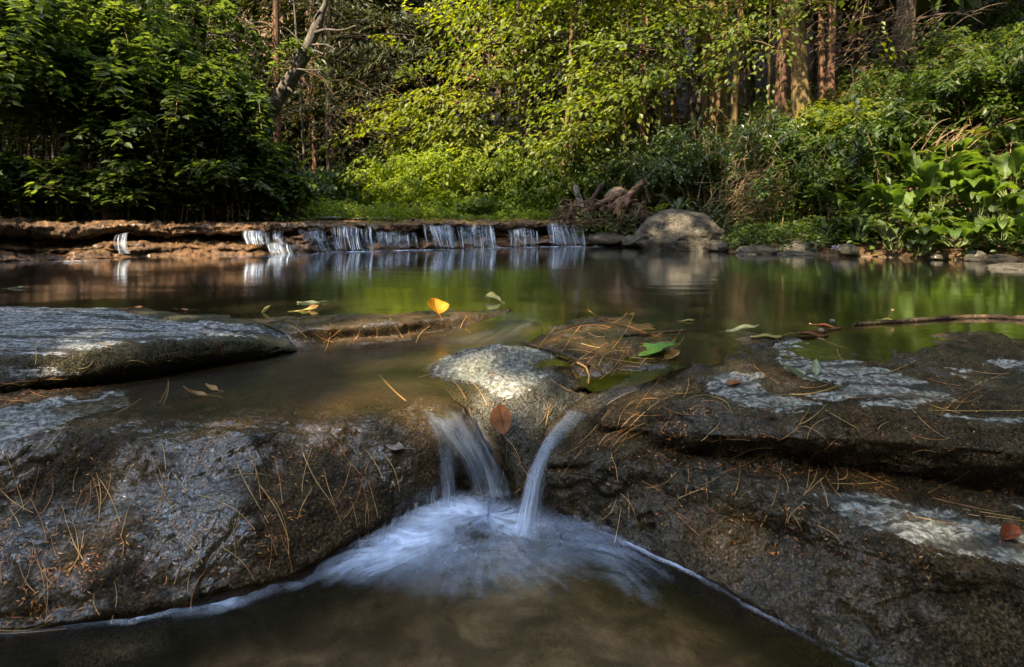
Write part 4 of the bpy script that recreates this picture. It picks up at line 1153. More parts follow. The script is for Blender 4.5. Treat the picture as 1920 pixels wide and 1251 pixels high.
tree('bare twiggy trunk between the stout tan trunk and the black trunk', 1555, 11, 14, B_red, 9, (.2, 0), seed=16, high=14, limbs=14)
tree('dim brown trunk high up the right slope behind the twiggy trunk', 1615, 12, 16, B_dark, 10, (.1, 0), seed=17, high=14, limbs=12)
tree('crooked thin dark stem above the leaf litter on the right slope', 1310, 9.8, 8, B_dark, 6, (-.5, 0), seed=18, high=8, wob=.2)
tree('dim trunk behind the pair of slim trunks', 1400, 12.5, 12, B_dark, 9, (0, 0), seed=19, high=14, limbs=6)
tree('slim stem leaning right, in front of the litter slope', 1278, 11.2, 7, B_dark, 8, (.6, 0), seed=20, high=12)
# left and centre: conifers and dark trunks
HG = dict(mat=L_hem, L=.15, ratio=.20, tone=(.1, 1))
tree('upright reddish brown trunk behind the leaning grey trunk', 522, 9.5, 15, B_red, 8, (-.12, 0), boughs=[(450, 60, 9.5, 14, 50, 30), (590, 130, 9.4, 12, 40, 30)], seed=21, limbs=16, wob=.04, **HG)
tree('thick dark trunk rising from the undergrowth left of the centre', 626, 11.5, 22, B_dark, 8.5, (-.25, 0), boughs=[(640, 110, 11, 16, 60, 40), (700, 60, 11, 16, 60, 40)], seed=22, limbs=14, wob=.05, **HG)
tree('thin reddish trunk just left of the thick dark trunk', 592, 12, 11, B_red, 8.5, (-.1, 0), boughs=[(580, 180, 11.6, 10, 50, 30)], seed=23, limbs=8, wob=.05, **HG)
tree('straight dark trunk right of the thick dark trunk', 679, 12.2, 13, B_dark, 9, (-.1, 0), boughs=[(740, 130, 11.5, 16, 50, 45), (690, 190, 11.8, 10, 50, 25)], seed=24, limbs=16, wob=.04, **HG)
tree('slender rusty trunk right of the straight dark trunk', 702, 12.6, 11, B_red, 9, (.05, 0), boughs=[(770, 60, 12, 16, 50, 45)], seed=25, limbs=10, wob=.05, **HG)
tree('thin grey brown stem between the thick dark trunk and the straight dark one', 660, 13, 7, B_red, 8, (0, 0), seed=26, high=10, limbs=6, **HG)
tree('tall conifer with dense dark boughs in the gap at the centre', 770, 14.5, 17, B_dark, 9, (0, 0), boughs=[(800, 40, 14, 22, 60, 40), (790, 120, 14, 20, 60, 40), (740, 30, 14, 16, 70, 40), (800, 190, 14, 12, 60, 30)], seed=27, limbs=10, **HG)
tree('thin bare stem rising through the left thicket near the leaning trunk', 575, 10.5, 6, B_grey, 7, (-.2, 0), seed=28, high=8, limbs=8, **HG)
tree('pale thin trunk showing above the left thicket, the left one of two', 18, 9, 9, B_grey, 8, (0, 0), boughs=[(60, 10, 8.6, 10, 60, 20)], seed=29, mat=L_mid, high=12)
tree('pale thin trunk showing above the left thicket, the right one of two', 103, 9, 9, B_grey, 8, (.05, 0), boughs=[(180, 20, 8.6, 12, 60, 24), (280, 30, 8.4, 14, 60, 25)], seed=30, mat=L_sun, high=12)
tree('dim dark tree whose boughs close the gap above the left thicket', 330, 10.5, 14, B_dark, 8, (0, 0), boughs=[(300, 60, 9.6, 16, 70, 30), (390, 50, 9.4, 18, 60, 35), (430, 120, 9.4, 12, 40, 30)], seed=31, limbs=8, **HG)
# slim trunks deeper in the wood
rt = np.random.default_rng(1234)
for q in range(16):
    tree('slim dim trunk deep in the wood, among the conifers left of the sunlit boughs', rt.uniform(545, 830), rt.uniform(11.5, 16), rt.uniform(6, 12), [B_red, B_dark, B_grey][q % 3], 9, (rt.normal(0, .15), 0), seed=500 + q, high=5, limbs=5, wob=.05, group='slim trunks among the conifers', **HG)
for q in range(18):
    tree('slim dim trunk deep in the wood on the right slope', rt.uniform(1150, 1720), rt.uniform(11, 15.5), rt.uniform(7, 15), [B_gold, B_dark, B_red][q % 3], 9, (rt.normal(0, .15), 0), seed=540 + q, high=5, limbs=6, wob=.06, group='slim trunks on the right slope')
# the leaning dead trunk
root = thing('tree', 'leaning bare grey trunk with broken snags, above the slope of the left thicket', 'tree', pd(498, 240, 8.2), 'trees of the wood behind the stream')
mb = MB()
mb.tube([pd(470, 300, 8.3), pd(500, 222, 8.2), pd(535, 165, 8.15), pd(568, 108, 8.1), (pd(592, 55, 8.05)), pd(603, 25, 8.0), pd(612, 0, 8.0), pd(620, -60, 8.0)], np.array([13, 13, 12, 11.5, 9.5, 6, 5, 4]) / F * 8.1, 14, .3, 12, 3, 60)
child('trunk', mb.mesh('trunk', B_grey), root)
for pts, w in (([(570, 100), (590, 96), (606, 101)], 3), ([(590, 62), (610, 56), (640, 57), (668, 48)], 3.2), ([(556, 130), (585, 132), (612, 130)], 2.2), ([(585, 85), (610, 84), (628, 92)], 2.6), ([(540, 165), (548, 172)], 3), ([(596, 52), (590, 35), (600, 20)], 3),
               ([(528, 190), (490, 168), (455, 166)], 1.8), ([(575, 95), (545, 60), (530, 50)], 1.6)):
    mb = MB(); mb.tube([pd(x, y, 8.0 - .03 * i) for i, (x, y) in enumerate(pts)], np.linspace(w, w * .4, len(pts)) / F * 8, 7, .2, 20, 2, 14)
    child('snag', mb.mesh('snag', B_grey), root)

# ---------------------------------------------------------------- far wood, one mass
r = np.random.default_rng(77)
lv = Leaves()
n = 11000
Yf = 12.5 + 12 * r.uniform(0, 1, n) ** 1.5; px = r.uniform(-500, 2400, n); py = r.uniform(-90, 385, n)
O = np.stack(((px - CX) / F * Yf, Yf, HE - (py - HZ) / F * Yf), 1)
keep = (O[:, 2] > ground_z(O[:, 0][None], O[:, 1][None])[0] + .1) & (r.uniform(size=n) < np.where(py < 260, .95, .7))
keep &= ~((px > 1230) & (py > 30) & (r.uniform(size=n) < .85))
keep &= ~((px > 520) & (px < 760) & (py > 150) & (r.uniform(size=n) < .15))
O = O[keep]
px2 = r.uniform(500, 830, 620); py2 = r.uniform(90, 385, 620); Y2 = r.uniform(12.6, 15.5, 620)
O2 = np.stack(((px2 - CX) / F * Y2, Y2, HE - (py2 - HZ) / F * Y2), 1)
O2 = O2[O2[:, 2] > ground_z(O2[:, 0][None], O2[:, 1][None])[0] + .1]
O = np.concatenate((O, O2)); n = len(O)
D = np.stack((r.normal(0, .8, n), r.normal(-.3, .5, n), r.normal(-.15, .2, n)), 1)
sprays(r, lv, O, D, r.uniform(.8, 1.7, n), 26, .17, .55, .3, (.0, 1.0))
obj('forest', lv.mesh('forest', leaf_mat('far_painted_shade_leaf', [(0, (.014, .018, .005)), (.5, (.036, .040, .007)), (1, (.10, .085, .012))], .45)), kind='stuff', label='mass of far leaves between the trunks of the wood', category='forest')  # shade from the nearer trees put into a darker leaf colour
lv = Leaves(); n = 5200  # leaf wall behind the view, added to block the low sky
ab = r.uniform(math.radians(150), math.radians(390), n); rad = r.uniform(9.5, 13, n)
O = np.stack((rad * np.cos(ab), rad * np.sin(ab) * .9 + .5, .2 + 15.8 * r.uniform(0, 1, n)), 1)
g_ = O[:, :2] - SUN[None, :2] * (O[:, 2] / SUN[2])[:, None]
O = O[(O[:, 2] < 4) | (g_[:, 1] < -1.5) | (np.abs(g_[:, 0]) > 10)]; n = len(O)
O[:, 2] = np.maximum(O[:, 2], ground_z(O[:, 0][None], O[:, 1][None])[0] + .2)
sprays(r, lv, O, np.stack((r.normal(0, 1, n), r.normal(0, 1, n), r.normal(-.1, .2, n)), 1), r.uniform(1, 2, n), 22, .44, .6, .3, (0, 1))
obj('forest', lv.mesh('forest', L_knot), kind='stuff', label='unseen wood on the banks downstream, added to block the low sky', category='forest')
lv = Leaves(); n = 4200  # crowns above the view, added to close the open sky ahead
ab = r.uniform(math.radians(28), math.radians(152), n); rad = r.uniform(13.5, 21, n)
O = np.stack((rad * np.cos(ab), rad * np.sin(ab), rad * r.uniform(.44, 1.15, n)), 1)
sprays(r, lv, O, np.stack((r.normal(0, 1, n), r.normal(0, 1, n), r.normal(-.1, .2, n)), 1), r.uniform(1.2, 2.4, n), 22, .55, .6, .3, (0, 1))
obj('forest', lv.mesh('forest', L_mid), kind='stuff', label='high crowns of the wood upstream, added to close off the sky', category='forest')
mb = MB()
for k in range(70):
    Yt = r.uniform(13, 24); x = (r.uniform(-300, 2200) - CX) / F * Yt; z = gz(x, Yt)
    w = r.uniform(.05, .15)
    mb.tube([(x, Yt, z - .2), (x + r.normal(0, .15), Yt, z + 4), (x + r.normal(0, .4), Yt, z + 12)], [w, w * .8, w * .5], 6)
obj('far_trunks', mb.mesh('far_trunks', B_dark), kind='stuff', label='dim trunks standing deep in the far wood', category='far trunks')

# ---------------------------------------------------------------- the left thicket
KN = dict(mat=L_knot, stem_mat=B_stem, group='knotweed shrubs of the left thicket', tmpl='heart', ratio=.72, cat='shrub', stem_r=.008, droop=.6, curve=.1, flat=.35)
kn = [  # px, Y, R, H, stems, leaves, label
    (-150, 6.2, 1.7, 3.3, 34, 70, 'tall dark knotweed at the left edge of the thicket'),
    (30, 7.2, 1.7, 3.7, 40, 75, 'tallest dark knotweed at the back of the thicket, below the two pale trunks'),
    (120, 6.3, 1.4, 2.6, 40, 70, 'dark broad leaved knotweed over the open hollow with reddish stems'),
    (240, 7.0, 1.6, 3.3, 44, 75, 'dark knotweed in the middle of the thicket, arching to the right'),
    (320, 6.5, 1.0, 2.15, 40, 70, 'knotweed with pale flower tassels in the middle of the thicket'),
    (335, 7.4, .95, 2.6, 40, 75, 'knotweed at the back of the thicket below the dim dark tree'),
    (425, 6.9, .62, 1.6, 36, 60, 'lower knotweed with sun on its crest, below the leaning trunk'),
    (480, 7.1, .48, 1.1, 32, 50, 'low knotweed at the right end of the thicket, fresh green on its slope'),
    (525, 7.0, .38, .6, 26, 36, 'lowest knotweed trailing over the ledge at the right end of the thicket'),
    (60, 5.7, .7, .75, 22, 36, 'small leafy knotweed on the ledge below the reddish stems'),
    (215, 5.95, .6, .62, 20, 30, 'small knotweed with big pale green leaves on the ledge top'),
    (320, 6.3, .7, .7, 24, 36, 'small dark knotweed in the deep shade at the foot of the thicket'),
    (430, 6.6, .7, .8, 28, 40, 'small dark knotweed drooping to the ledge, right of the deep shade'),
    (-60, 5.5, .7, .9, 20, 36, 'small knotweed at the left end of the ledge top')]
for k, (px, Y, R, H, ns, nl, lab) in enumerate(kn):
    x = (px - CX) / F * Y
    shrub('knotweed', lab, (x, Y, max(gz(x, Y), .3)), R, H, int(ns * 1.5), int(nl * 2.0), .092, seed=200 + k, t0=.22 if H > 1 else .15, tone=(.05, .95), down=.12, **KN)
# pale flower tassels of the thicket
r = np.random.default_rng(5)
# ---------------------------------------------------------------- the sunny bush and the middle bank
L_painted_sun = leaf_mat('painted_sunlit_leaf', [(0, (.035, .062, .008)), (.5, (.105, .16, .013)), (1, (.21, .265, .022))], .5)  # sunlight put into the colour: brighter leaves for the bushes in sun
SB = dict(mat=L_painted_sun, stem_mat=B_green, stem_r=.004, ratio=.6)
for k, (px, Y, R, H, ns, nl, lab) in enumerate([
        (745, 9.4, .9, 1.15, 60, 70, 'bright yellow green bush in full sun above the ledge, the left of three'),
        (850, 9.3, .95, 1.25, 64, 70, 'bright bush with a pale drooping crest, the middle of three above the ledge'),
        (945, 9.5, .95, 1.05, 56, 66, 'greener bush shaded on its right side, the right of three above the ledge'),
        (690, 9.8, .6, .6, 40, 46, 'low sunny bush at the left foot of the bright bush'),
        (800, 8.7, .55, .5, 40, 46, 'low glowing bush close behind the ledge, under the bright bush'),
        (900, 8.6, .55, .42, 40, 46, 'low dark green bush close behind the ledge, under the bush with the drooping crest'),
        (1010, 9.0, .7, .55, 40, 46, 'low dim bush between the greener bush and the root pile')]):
    x = (px - CX) / F * Y
    shrub('bush', lab, (x, Y, gz(x, Y)), R, H, ns, nl, .075, group='bushes on the bank above the ledge', seed=300 + k, t0=.08, tone=(.6, 1.1) if k not in (2, 5, 6) else (.0, .5), spread=.3, **SB)  # lighter tones paint the sunlit bushes, darker ones the shaded bushes
for k, (px, Y, R, H, lab) in enumerate([
        (600, 9.6, .9, .9, 'dim low shrub between the thicket and the thick dark trunk'),
        (650, 11, 1.1, 1.0, 'dim shrub at the foot of the thick dark trunk'),
        (730, 11.5, 1.2, 1.4, 'mid green shrub behind the left of the sunny bushes'),
        (830, 11.8, 1.3, 2.0, 'tall green shrub rising behind the sunny bushes'),
        (930, 11.5, 1.3, 1.8, 'green shrub behind the shaded bush'),
        (1010, 10.6, 1.1, 1.4, 'green shrub left of the cluster of thin stems'),
        (1130, 10.2, 1.2, 1.2, 'shrub lit in spots behind the root pile'),
        (1110, 9.2, .8, .75, 'low shrub just behind the root pile')]):
    x = (px - CX) / F * Y
    shrub('shrub', lab, (x, Y, gz(x, Y)), R, H, 46, 60, .10, L_mid, B_stem, 'understorey shrubs', seed=330 + k, t0=.12, spread=.35)
# ---------------------------------------------------------------- right bank
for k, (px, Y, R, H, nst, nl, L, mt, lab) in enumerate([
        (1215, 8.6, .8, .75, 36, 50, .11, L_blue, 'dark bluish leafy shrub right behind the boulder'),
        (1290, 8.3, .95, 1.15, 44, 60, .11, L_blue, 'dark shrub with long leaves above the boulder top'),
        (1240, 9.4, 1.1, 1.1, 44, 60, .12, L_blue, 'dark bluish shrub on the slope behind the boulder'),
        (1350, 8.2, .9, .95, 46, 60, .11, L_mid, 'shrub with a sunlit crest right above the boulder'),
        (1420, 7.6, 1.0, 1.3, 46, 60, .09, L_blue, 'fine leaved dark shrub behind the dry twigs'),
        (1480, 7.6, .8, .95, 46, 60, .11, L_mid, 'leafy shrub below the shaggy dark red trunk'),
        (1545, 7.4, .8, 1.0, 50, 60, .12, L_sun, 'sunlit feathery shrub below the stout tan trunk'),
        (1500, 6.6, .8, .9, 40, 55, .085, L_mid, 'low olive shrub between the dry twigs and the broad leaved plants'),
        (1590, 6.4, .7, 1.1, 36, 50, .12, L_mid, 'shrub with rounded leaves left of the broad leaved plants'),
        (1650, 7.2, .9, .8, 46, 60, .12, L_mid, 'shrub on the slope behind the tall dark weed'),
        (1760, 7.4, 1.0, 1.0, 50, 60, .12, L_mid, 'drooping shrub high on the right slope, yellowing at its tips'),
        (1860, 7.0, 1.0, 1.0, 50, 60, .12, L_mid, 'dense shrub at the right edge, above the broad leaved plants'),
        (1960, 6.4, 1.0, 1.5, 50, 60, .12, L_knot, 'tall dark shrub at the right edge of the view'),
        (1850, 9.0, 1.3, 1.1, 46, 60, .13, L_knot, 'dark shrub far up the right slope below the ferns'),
        (1780, 9.5, 1.2, 1.0, 46, 60, .13, L_knot, 'dim overhanging shrub near the black trunk'),
        (1620, 9.0, .9, .6, 40, 50, .11, L_mid, 'small shrub at the foot of the black trunk'),
        (2080, 5.6, 1.0, 1.6, 44, 60, .12, L_mid, 'bushy shrub beyond the right end of the waterline')]):
    x = (px - CX) / F * Y
    shrub('shrub', lab, (x, Y, gz(x, Y)), R, H, int(nst * 1.3), int(nl * 1.4), L * .72, mt, B_stem, 'shrubs of the right bank', seed=360 + k, t0=.1, spread=.35, down=.15, tone=(.0, .8) if mt is not L_sun else (.3, 1), ratio=.5)


def rosette(label, px, py, Y, n, L, W, up, seed, mat=L_big, az=None, group='broad leaved plants of the right bank', name='broad_leaved_plant', tone=(.2, 1)):
    r = np.random.default_rng(seed)
    c = np.array(pd(px, py, Y)); g = gz(c[0], c[1]); c[2] = max(g, c[2] if abs(c[2] - g) < .5 else g)
    root = thing(name, label, 'plant', tuple(float(v) for v in c), group)
    nu, nv = 9, 14
    V, Fq, T = [], [], []
    mb = MB()
    for k in range(n):
        a = r.uniform(0, 2 * np.pi) if az is None else r.normal(az[0], az[1])
        u = up * r.uniform(.6, 1.25); l = L * r.uniform(.7, 1.2); w = W * r.uniform(.75, 1.2)
        d = np.array((math.cos(a), math.sin(a), 0)); s = np.array((-math.sin(a), math.cos(a), 0))
        t = np.linspace(0, 1, nv)
        stem = l * .45
        base = c + d * r.uniform(.0, .06) + np.array((0, 0, .0))
        p1 = base + unit(d * .5 + np.array((0, 0, u))) * stem
        mb.tube([base, (base + p1) / 2 + d * .02, p1], [.008, .006, .004], 5)
        th = np.interp(t, [0, .4, 1], [math.atan2(u, .6), math.atan2(u, 1.0), math.atan2(u, 1.0) - r.uniform(.8, 2.0)])
        step = np.stack([d * math.cos(q) + np.array((0, 0, math.sin(q))) for q in th]) * (l / nv)
        mid = p1 + np.cumsum(step, 0)
        nn = np.stack([-d * math.sin(q) + np.array((0, 0, math.cos(q))) for q in th])
        prof = np.sin(np.pi * np.clip(t, .02, 1) ** .75) ** .8 * w / 2
        x = np.linspace(-1, 1, nu)
        rip = .06 * w * np.sin(t[:, None] * 44 + np.abs(x)[None] * -6) * np.abs(x)[None] + .05 * w * np.sin(t[:, None] * 17 + k) * (x ** 2)[None]
        G = mid[:, None] + s[None, None] * (x[None, :, None] * prof[:, None, None]) + nn[:, None] * ((np.abs(x)[None] * prof[:, None] * .45 + rip)[..., None])
        Fq.append(grid_faces(nv, nu) + sum(len(v) for v in V)); V.append(G.reshape(-1, 3)); T.append(np.full(nv * nu, r.uniform(*tone)))
    me = mesh_from('foliage', np.concatenate(V), np.concatenate(Fq), mat, attrs={'tone': np.concatenate(T)})
    child('foliage', me, root)
    child('stalks', mb.mesh('stalks', B_green), root)
    return root


rosette('plant with big upright crinkled bright leaves, tallest of the broad leaved plants', 1752, 400, 5.6, 13, .46, .20, 2.2, 1)
rosette('broad leaved plant with sunlit flat leaves, just left of the tallest crinkled one', 1690, 415, 5.5, 11, .36, .17, 1.0, 2)
rosette('broad leaved plant spreading at the right of the tallest crinkled one', 1830, 410, 5.4, 13, .42, .18, 1.3, 3)
rosette('broad leaved plant with a long leaf pointing up right, near the right edge', 1890, 370, 5.6, 12, .46, .19, 1.6, 4)
rosette('low broad leaved plant drooping over the water near the right stones', 1790, 462, 5.05, 12, .30, .13, .6, 5, tone=(.3, 1))
rosette('low broad leaved plant at the waterline by the right edge', 1880, 458, 5.0, 12, .32, .13, .7, 6, tone=(.3, 1))
rosette('dark narrow leaved plant in front of the big dark shaded rock', 1672, 468, 5.35, 16, .24, .07, 1.1, 7, L_blue)
rosette('dark narrow leaved plant left of the big dark shaded rock', 1610, 450, 5.6, 14, .26, .09, 1.1, 8, L_blue)
rosette('grey green leafy plant at the waterline between the shaded rock and the round stone', 1720, 478, 5.2, 12, .20, .07, .8, 9, L_blue)
rosette('broad leaved plant in the shade above the low olive shrub', 1570, 400, 6.1, 11, .30, .13, 1.2, 10, L_mid)
rosette('leafy plant with pointed leaves behind the boulder', 1268, 405, 7.4, 12, .30, .10, .9, 11, L_blue)
rosette('yellow green leafy plant on the bank above the boulder left shoulder', 1232, 405, 7.5, 9, .16, .06, 1.0, 12, L_sun)
rosette('floppy pale green leaf cluster on the ledge top at the foot of the thicket', 205, 408, 5.75, 10, .24, .17, .8, 13, L_big, tone=(.1, .5))
rosette('dark broad leaved plant up the slope behind the tallest crinkled one', 1740, 330, 6.4, 12, .36, .15, 1.2, 14, L_mid)
rosette('broad leaved plant above the flat stones of the right bank, half in shade', 1640, 400, 5.95, 12, .32, .14, 1.0, 15, L_big, tone=(.0, .6))


for q, (px, py, Y, n_, L_, W_, up_, m_, lab) in enumerate([
        (1600, 420, 5.9, 13, .30, .085, 1.3, L_mid, 'pointed leafy plant at the left edge of the broad leaved patch'),
        (1710, 350, 5.9, 13, .36, .11, 1.6, L_mid, 'pointed leafy plant rising behind the dark shaded rock'),
        (1790, 345, 6.1, 14, .42, .12, 1.8, L_big, 'tall pointed plant just behind the tallest crinkled one'),
        (1850, 320, 6.2, 14, .44, .12, 1.8, L_mid, 'tall pointed plant below the golden ferns'),
        (1905, 310, 5.9, 14, .46, .14, 1.7, L_mid, 'tall pointed plant cut by the right edge of the view'),
        (1860, 420, 5.2, 13, .34, .10, 1.0, L_mid, 'pointed plant between the tallest crinkled one and the right edge'),
        (1730, 440, 5.3, 13, .26, .08, 1.0, L_mid, 'pointed plant in front of the tallest crinkled one'),
        (1930, 430, 5.0, 13, .36, .12, 1.1, L_big, 'pointed plant leaning in from the right edge over the flat slab'),
        (1545, 440, 5.9, 12, .22, .07, 1.0, L_mid, 'small pointed plant above the broad tan stone')]):
    rosette(lab, px, py, Y, n_, L_, W_, up_, 40 + q, m_, tone=(.1, 1))

def fern(label, px, Y, n, L, seed, zoff=0, az=None):
    r = np.random.default_rng(seed)
    x = (px - CX) / F * Y
    c = np.array((x, Y, gz(x, Y) + zoff))
    root = thing('fern', label, 'fern', tuple(float(v) for v in c), 'ferns on the right slope')
    lv = Leaves(); mb = MB()
    for k in range(n):
        a = r.uniform(0, 2 * np.pi); l = L * r.uniform(.7, 1.15)
        t = np.linspace(0, 1, 26)
        d = np.array((math.cos(a), math.sin(a), 0)); s = np.array((-math.sin(a), math.cos(a), 0))
        P = c + d * (l * .9 * t ** 1.1)[:, None] + np.array((0, 0, 1)) * (l * (.85 * t - .75 * t ** 2.2))[:, None]
        mb.tube(P[::5], np.linspace(.005, .002, len(P[::5])), 4)
        for sg in (-1, 1):
            q = P[4:]; tt = t[4:]
            w = l * .30 * np.sin(np.pi * np.clip(tt * .93 + .07, 0, 1)) ** .8 + .01
            lv.add(q, sg * s + d * .35 + r.normal(0, .06, (len(q), 3)) - np.array((0, 0, .15)), np.array((0, 0, 1.0)) + r.normal(0, .12, (len(q), 3)), w, l * .045, r.uniform(.2, .9))
    child('fronds', lv.mesh('fronds', L_fern), root)
    child('stalks', mb.mesh('stalks', B_green), root)


for k, (px, Y, L, z, lab) in enumerate([(1840, 7.2, 1.35, 1.3, 'golden green fern high on the right slope, the largest'), (1770, 7.4, 1.15, 1.05, 'golden fern left of the largest one'), (1890, 6.9, 1.1, .9, 'yellowing fern under the largest one'), (1800, 6.8, .9, .65, 'fern tipped with orange below the golden ferns')]):
    fern(lab, px, Y, 10, L, 20 + k, 0)

# tall dark weed in front of the right shrubs
root = thing('tall_weed', 'tall dark leafy weed standing in front of the sunny right shrubs', 'weed', pd(1612, 438, 6.0))
mb = MB(); mb.tube([pd(1612, 440, 6.0), pd(1612, 330, 6.0), pd(1606, 240, 6.0), pd(1600, 160, 6.0), pd(1597, 120, 6.0)], [.011, .009, .007, .005, .003], 6, smoothn=20)
child('stem', mb.mesh('stem', B_dark), root)
r = np.random.default_rng(3); lv = Leaves()
P = np.array([pd(1608 + r.normal(0, 3), y, 6.0) for y in np.linspace(130, 380, 34)])
a = r.uniform(0, 6.28, 34)
lv.add(P, np.stack((np.cos(a), np.sin(a) * .6, r.uniform(-1.0, .2, 34)), 1), np.stack((np.cos(a) * .4, -.5 + 0 * a, 1 + 0 * a), 1), .12, .05, r.uniform(0, .4, 34))
child('foliage', lv.mesh('foliage', L_blue, 'oval'), root)
# lilac flowers at the waterline
root = thing('flower_sprig', 'sprig of tiny lilac flowers at the waterline of the right bank', 'flowers', pd(1574, 474, 5.62))
mb = MB(); lv = Leaves(); r = np.random.default_rng(8)
for k in range(5):
    b, e = np.array(pd(1572 + r.normal(0, 3), 482, 5.62)), np.array(pd(1574 + r.normal(0, 9), 460 + r.uniform(0, 14), 5.60))
    mb.tube([b, (b + e) / 2 + r.normal(0, .006, 3), e], [.002, .002, .001], 4)
    lv.add(np.repeat(e[None], 9, 0) + r.normal(0, .008, (9, 3)), r.normal(0, 1, (9, 3)) + np.array((0, -.5, .4)), r.normal(0, 1, (9, 3)), .022, .016, r.uniform(0, 1, 9))
child('stem', mb.mesh('stem', B_green), root)
child('petals', lv.mesh('petals', leaf_mat('lilac_petal', [(0, (.40, .30, .55)), (1, (.65, .55, .75))], .3)), root)

# ---------------------------------------------------------------- ground cover (nobody could count it)
def cover(name, label, n, xs, L, mat, seed, hgt=.12, tone=(.2, 1), tmpl='rhomb', ratio=.7):
    r = np.random.default_rng(seed)
    Yq = r.uniform(xs[2], xs[3], n); pxq = r.uniform(xs[0], xs[1], n)
    X = (pxq - CX) / F * Yq
    ok = (Yq > ledge_y(X) + .62) | (X > 1.1)
    ok &= (X - interp(RB, Yq) > -.02) | (X < 1.0) | (Yq > 8)
    X, Yq = X[ok], Yq[ok]
    z = ground_z(X[None], Yq[None])[0]
    cl = fbm(np.stack((X * 1.6, Yq * 1.6, 0 * X), 1), 2, seed)
    P = np.stack((X, Yq, z + hgt * r.uniform(0.1, 1, len(X)) * (1.1 + cl)), 1)
    a = r.uniform(0, 6.28, len(X))
    lv = Leaves(); Lf = L * r.uniform(.6, 1.3, len(X))
    lv.add(P, np.stack((np.cos(a), np.sin(a), r.uniform(-.5, .3, len(X))), 1), np.array((0, -.35, 1.0)) + jit(r, len(X), .4), Lf, Lf * ratio, r.uniform(*tone, len(X)) * .7 + .3 * (cl + .5))
    obj(name, lv.mesh(name, mat, tmpl), kind='stuff', label=label, category='ground cover')


cover('ground_cover', 'low sunny leaves covering the bank above the ledge', 17000, (560, 1060, 7.6, 10.5), .050, L_painted_sun, 1, .22)
cover('ground_cover', 'small dark leaves covering the bank behind the boulder', 9000, (1040, 1420, 7.0, 9.5), .055, L_blue, 2, .2, (.1, .9))
cover('ground_cover', 'small green leaves covering the right bank down to the stones', 16000, (1340, 1680, 5.7, 7.6), .042, L_mid, 3, .15, (.1, 1))
cover('ground_cover', 'green leaves and weeds covering the far right bank', 12000, (1560, 2200, 4.6, 7.2), .065, L_mid, 4, .22, (.1, 1))
cover('ground_cover', 'undergrowth on the floor of the wood', 26000, (300, 2100, 9, 16), .09, L_mid, 5, .4, (.0, .9))
cover('ground_cover', 'low weeds along the ledge top under the thicket', 5000, (-300, 600, 5.2, 7.5), .06, L_knot, 6, .15, (.0, .9))

# ---------------------------------------------------------------- root pile and dry twigs
W_root = bark_mat('weathered_root', (.04, .024, .016), (.17, .10, .065), 1.6, False)
W_gray = bark_mat('grey_driftwood', (.10, .085, .07), (.33, .29, .25), 1.4, False)
root = thing('root_pile', 'heap of tangled dead roots and broken branches between the falls and the boulder', 'root pile', pd(1145, 420, 7.75))
def part(name, pts, w, mat, Y=7.7, rough=.35, sm=26):
    mb = MB(); mb.tube([pd(x, y, Y - dy) for x, y, dy in pts], np.array(w) / F * Y, 12, rough, 22, len(name) + len(pts), sm)
    child(name, mb.mesh(name, mat), root)
part('snag', [(1092, 395, 0), (1087, 375, 0), (1081, 358, .05), (1079, 346, .05)], [7, 6, 5.5, 4.5], W_gray)
part('snag', [(1106, 384, .1), (1116, 366, .1), (1127, 350, .12), (1133, 345, .12)], [6, 5, 5, 5], B_dark)
part('branch', [(1085, 402, .25), (1110, 390, .3), (1135, 378, .3), (1158, 366, .25), (1170, 360, .2)], [5, 5, 6, 6, 4], W_root)
part('branch', [(1168, 382, .25), (1182, 366, .25), (1197, 350, .22), (1211, 338, .2)], [9, 8, 6.5, 4.5], W_root)
part('branch', [(1185, 380, .2), (1198, 390, .2), (1206, 402, .2)], [3.5, 3, 2], W_gray)
part('trunk_stub', [(1120, 398, 0), (1150, 390, .2), (1172, 385, .32), (1180, 388, .36)], [12, 17, 15, 9], W_root, rough=.6)
part('trunk_stub', [(1160, 402, .1), (1185, 405, .2), (1205, 408, .25), (1215, 413, .25)], [9, 9, 8, 6], B_dark, rough=.5)
part('branch', [(1035, 412, .1), (1060, 404, .15), (1080, 397, .15)], [2, 2.5, 3], B_dark)
part('branch', [(1030, 408, .0), (1046, 395, .0), (1058, 386, .0)], [1, 1.3, 1.5], B_dark)
r = np.random.default_rng(44); mb = MB()
for k in range(190):
    x0, y0 = r.uniform(1055, 1205), r.uniform(372, 420)
    e = (x0 + r.normal(0, 22), y0 + r.uniform(0, 34))
    m_ = ((x0 + e[0]) / 2 + r.normal(0, 8), (y0 + e[1]) / 2 + r.normal(0, 6))
    Yk = 7.6 - r.uniform(-.2, .35)
    mb.tube([pd(x0, y0, Yk), pd(*m_, Yk - .05), pd(*e, Yk - .02)], [r.uniform(.006, .018), .008, .003], 5, smoothn=9)
child('rootlets', mb.mesh('rootlets', W_root), root)
lv = Leaves(); P = np.array([pd(r.uniform(1075, 1195), r.uniform(395, 440), 7.4 - r.uniform(0, .2)) for _ in range(260)])
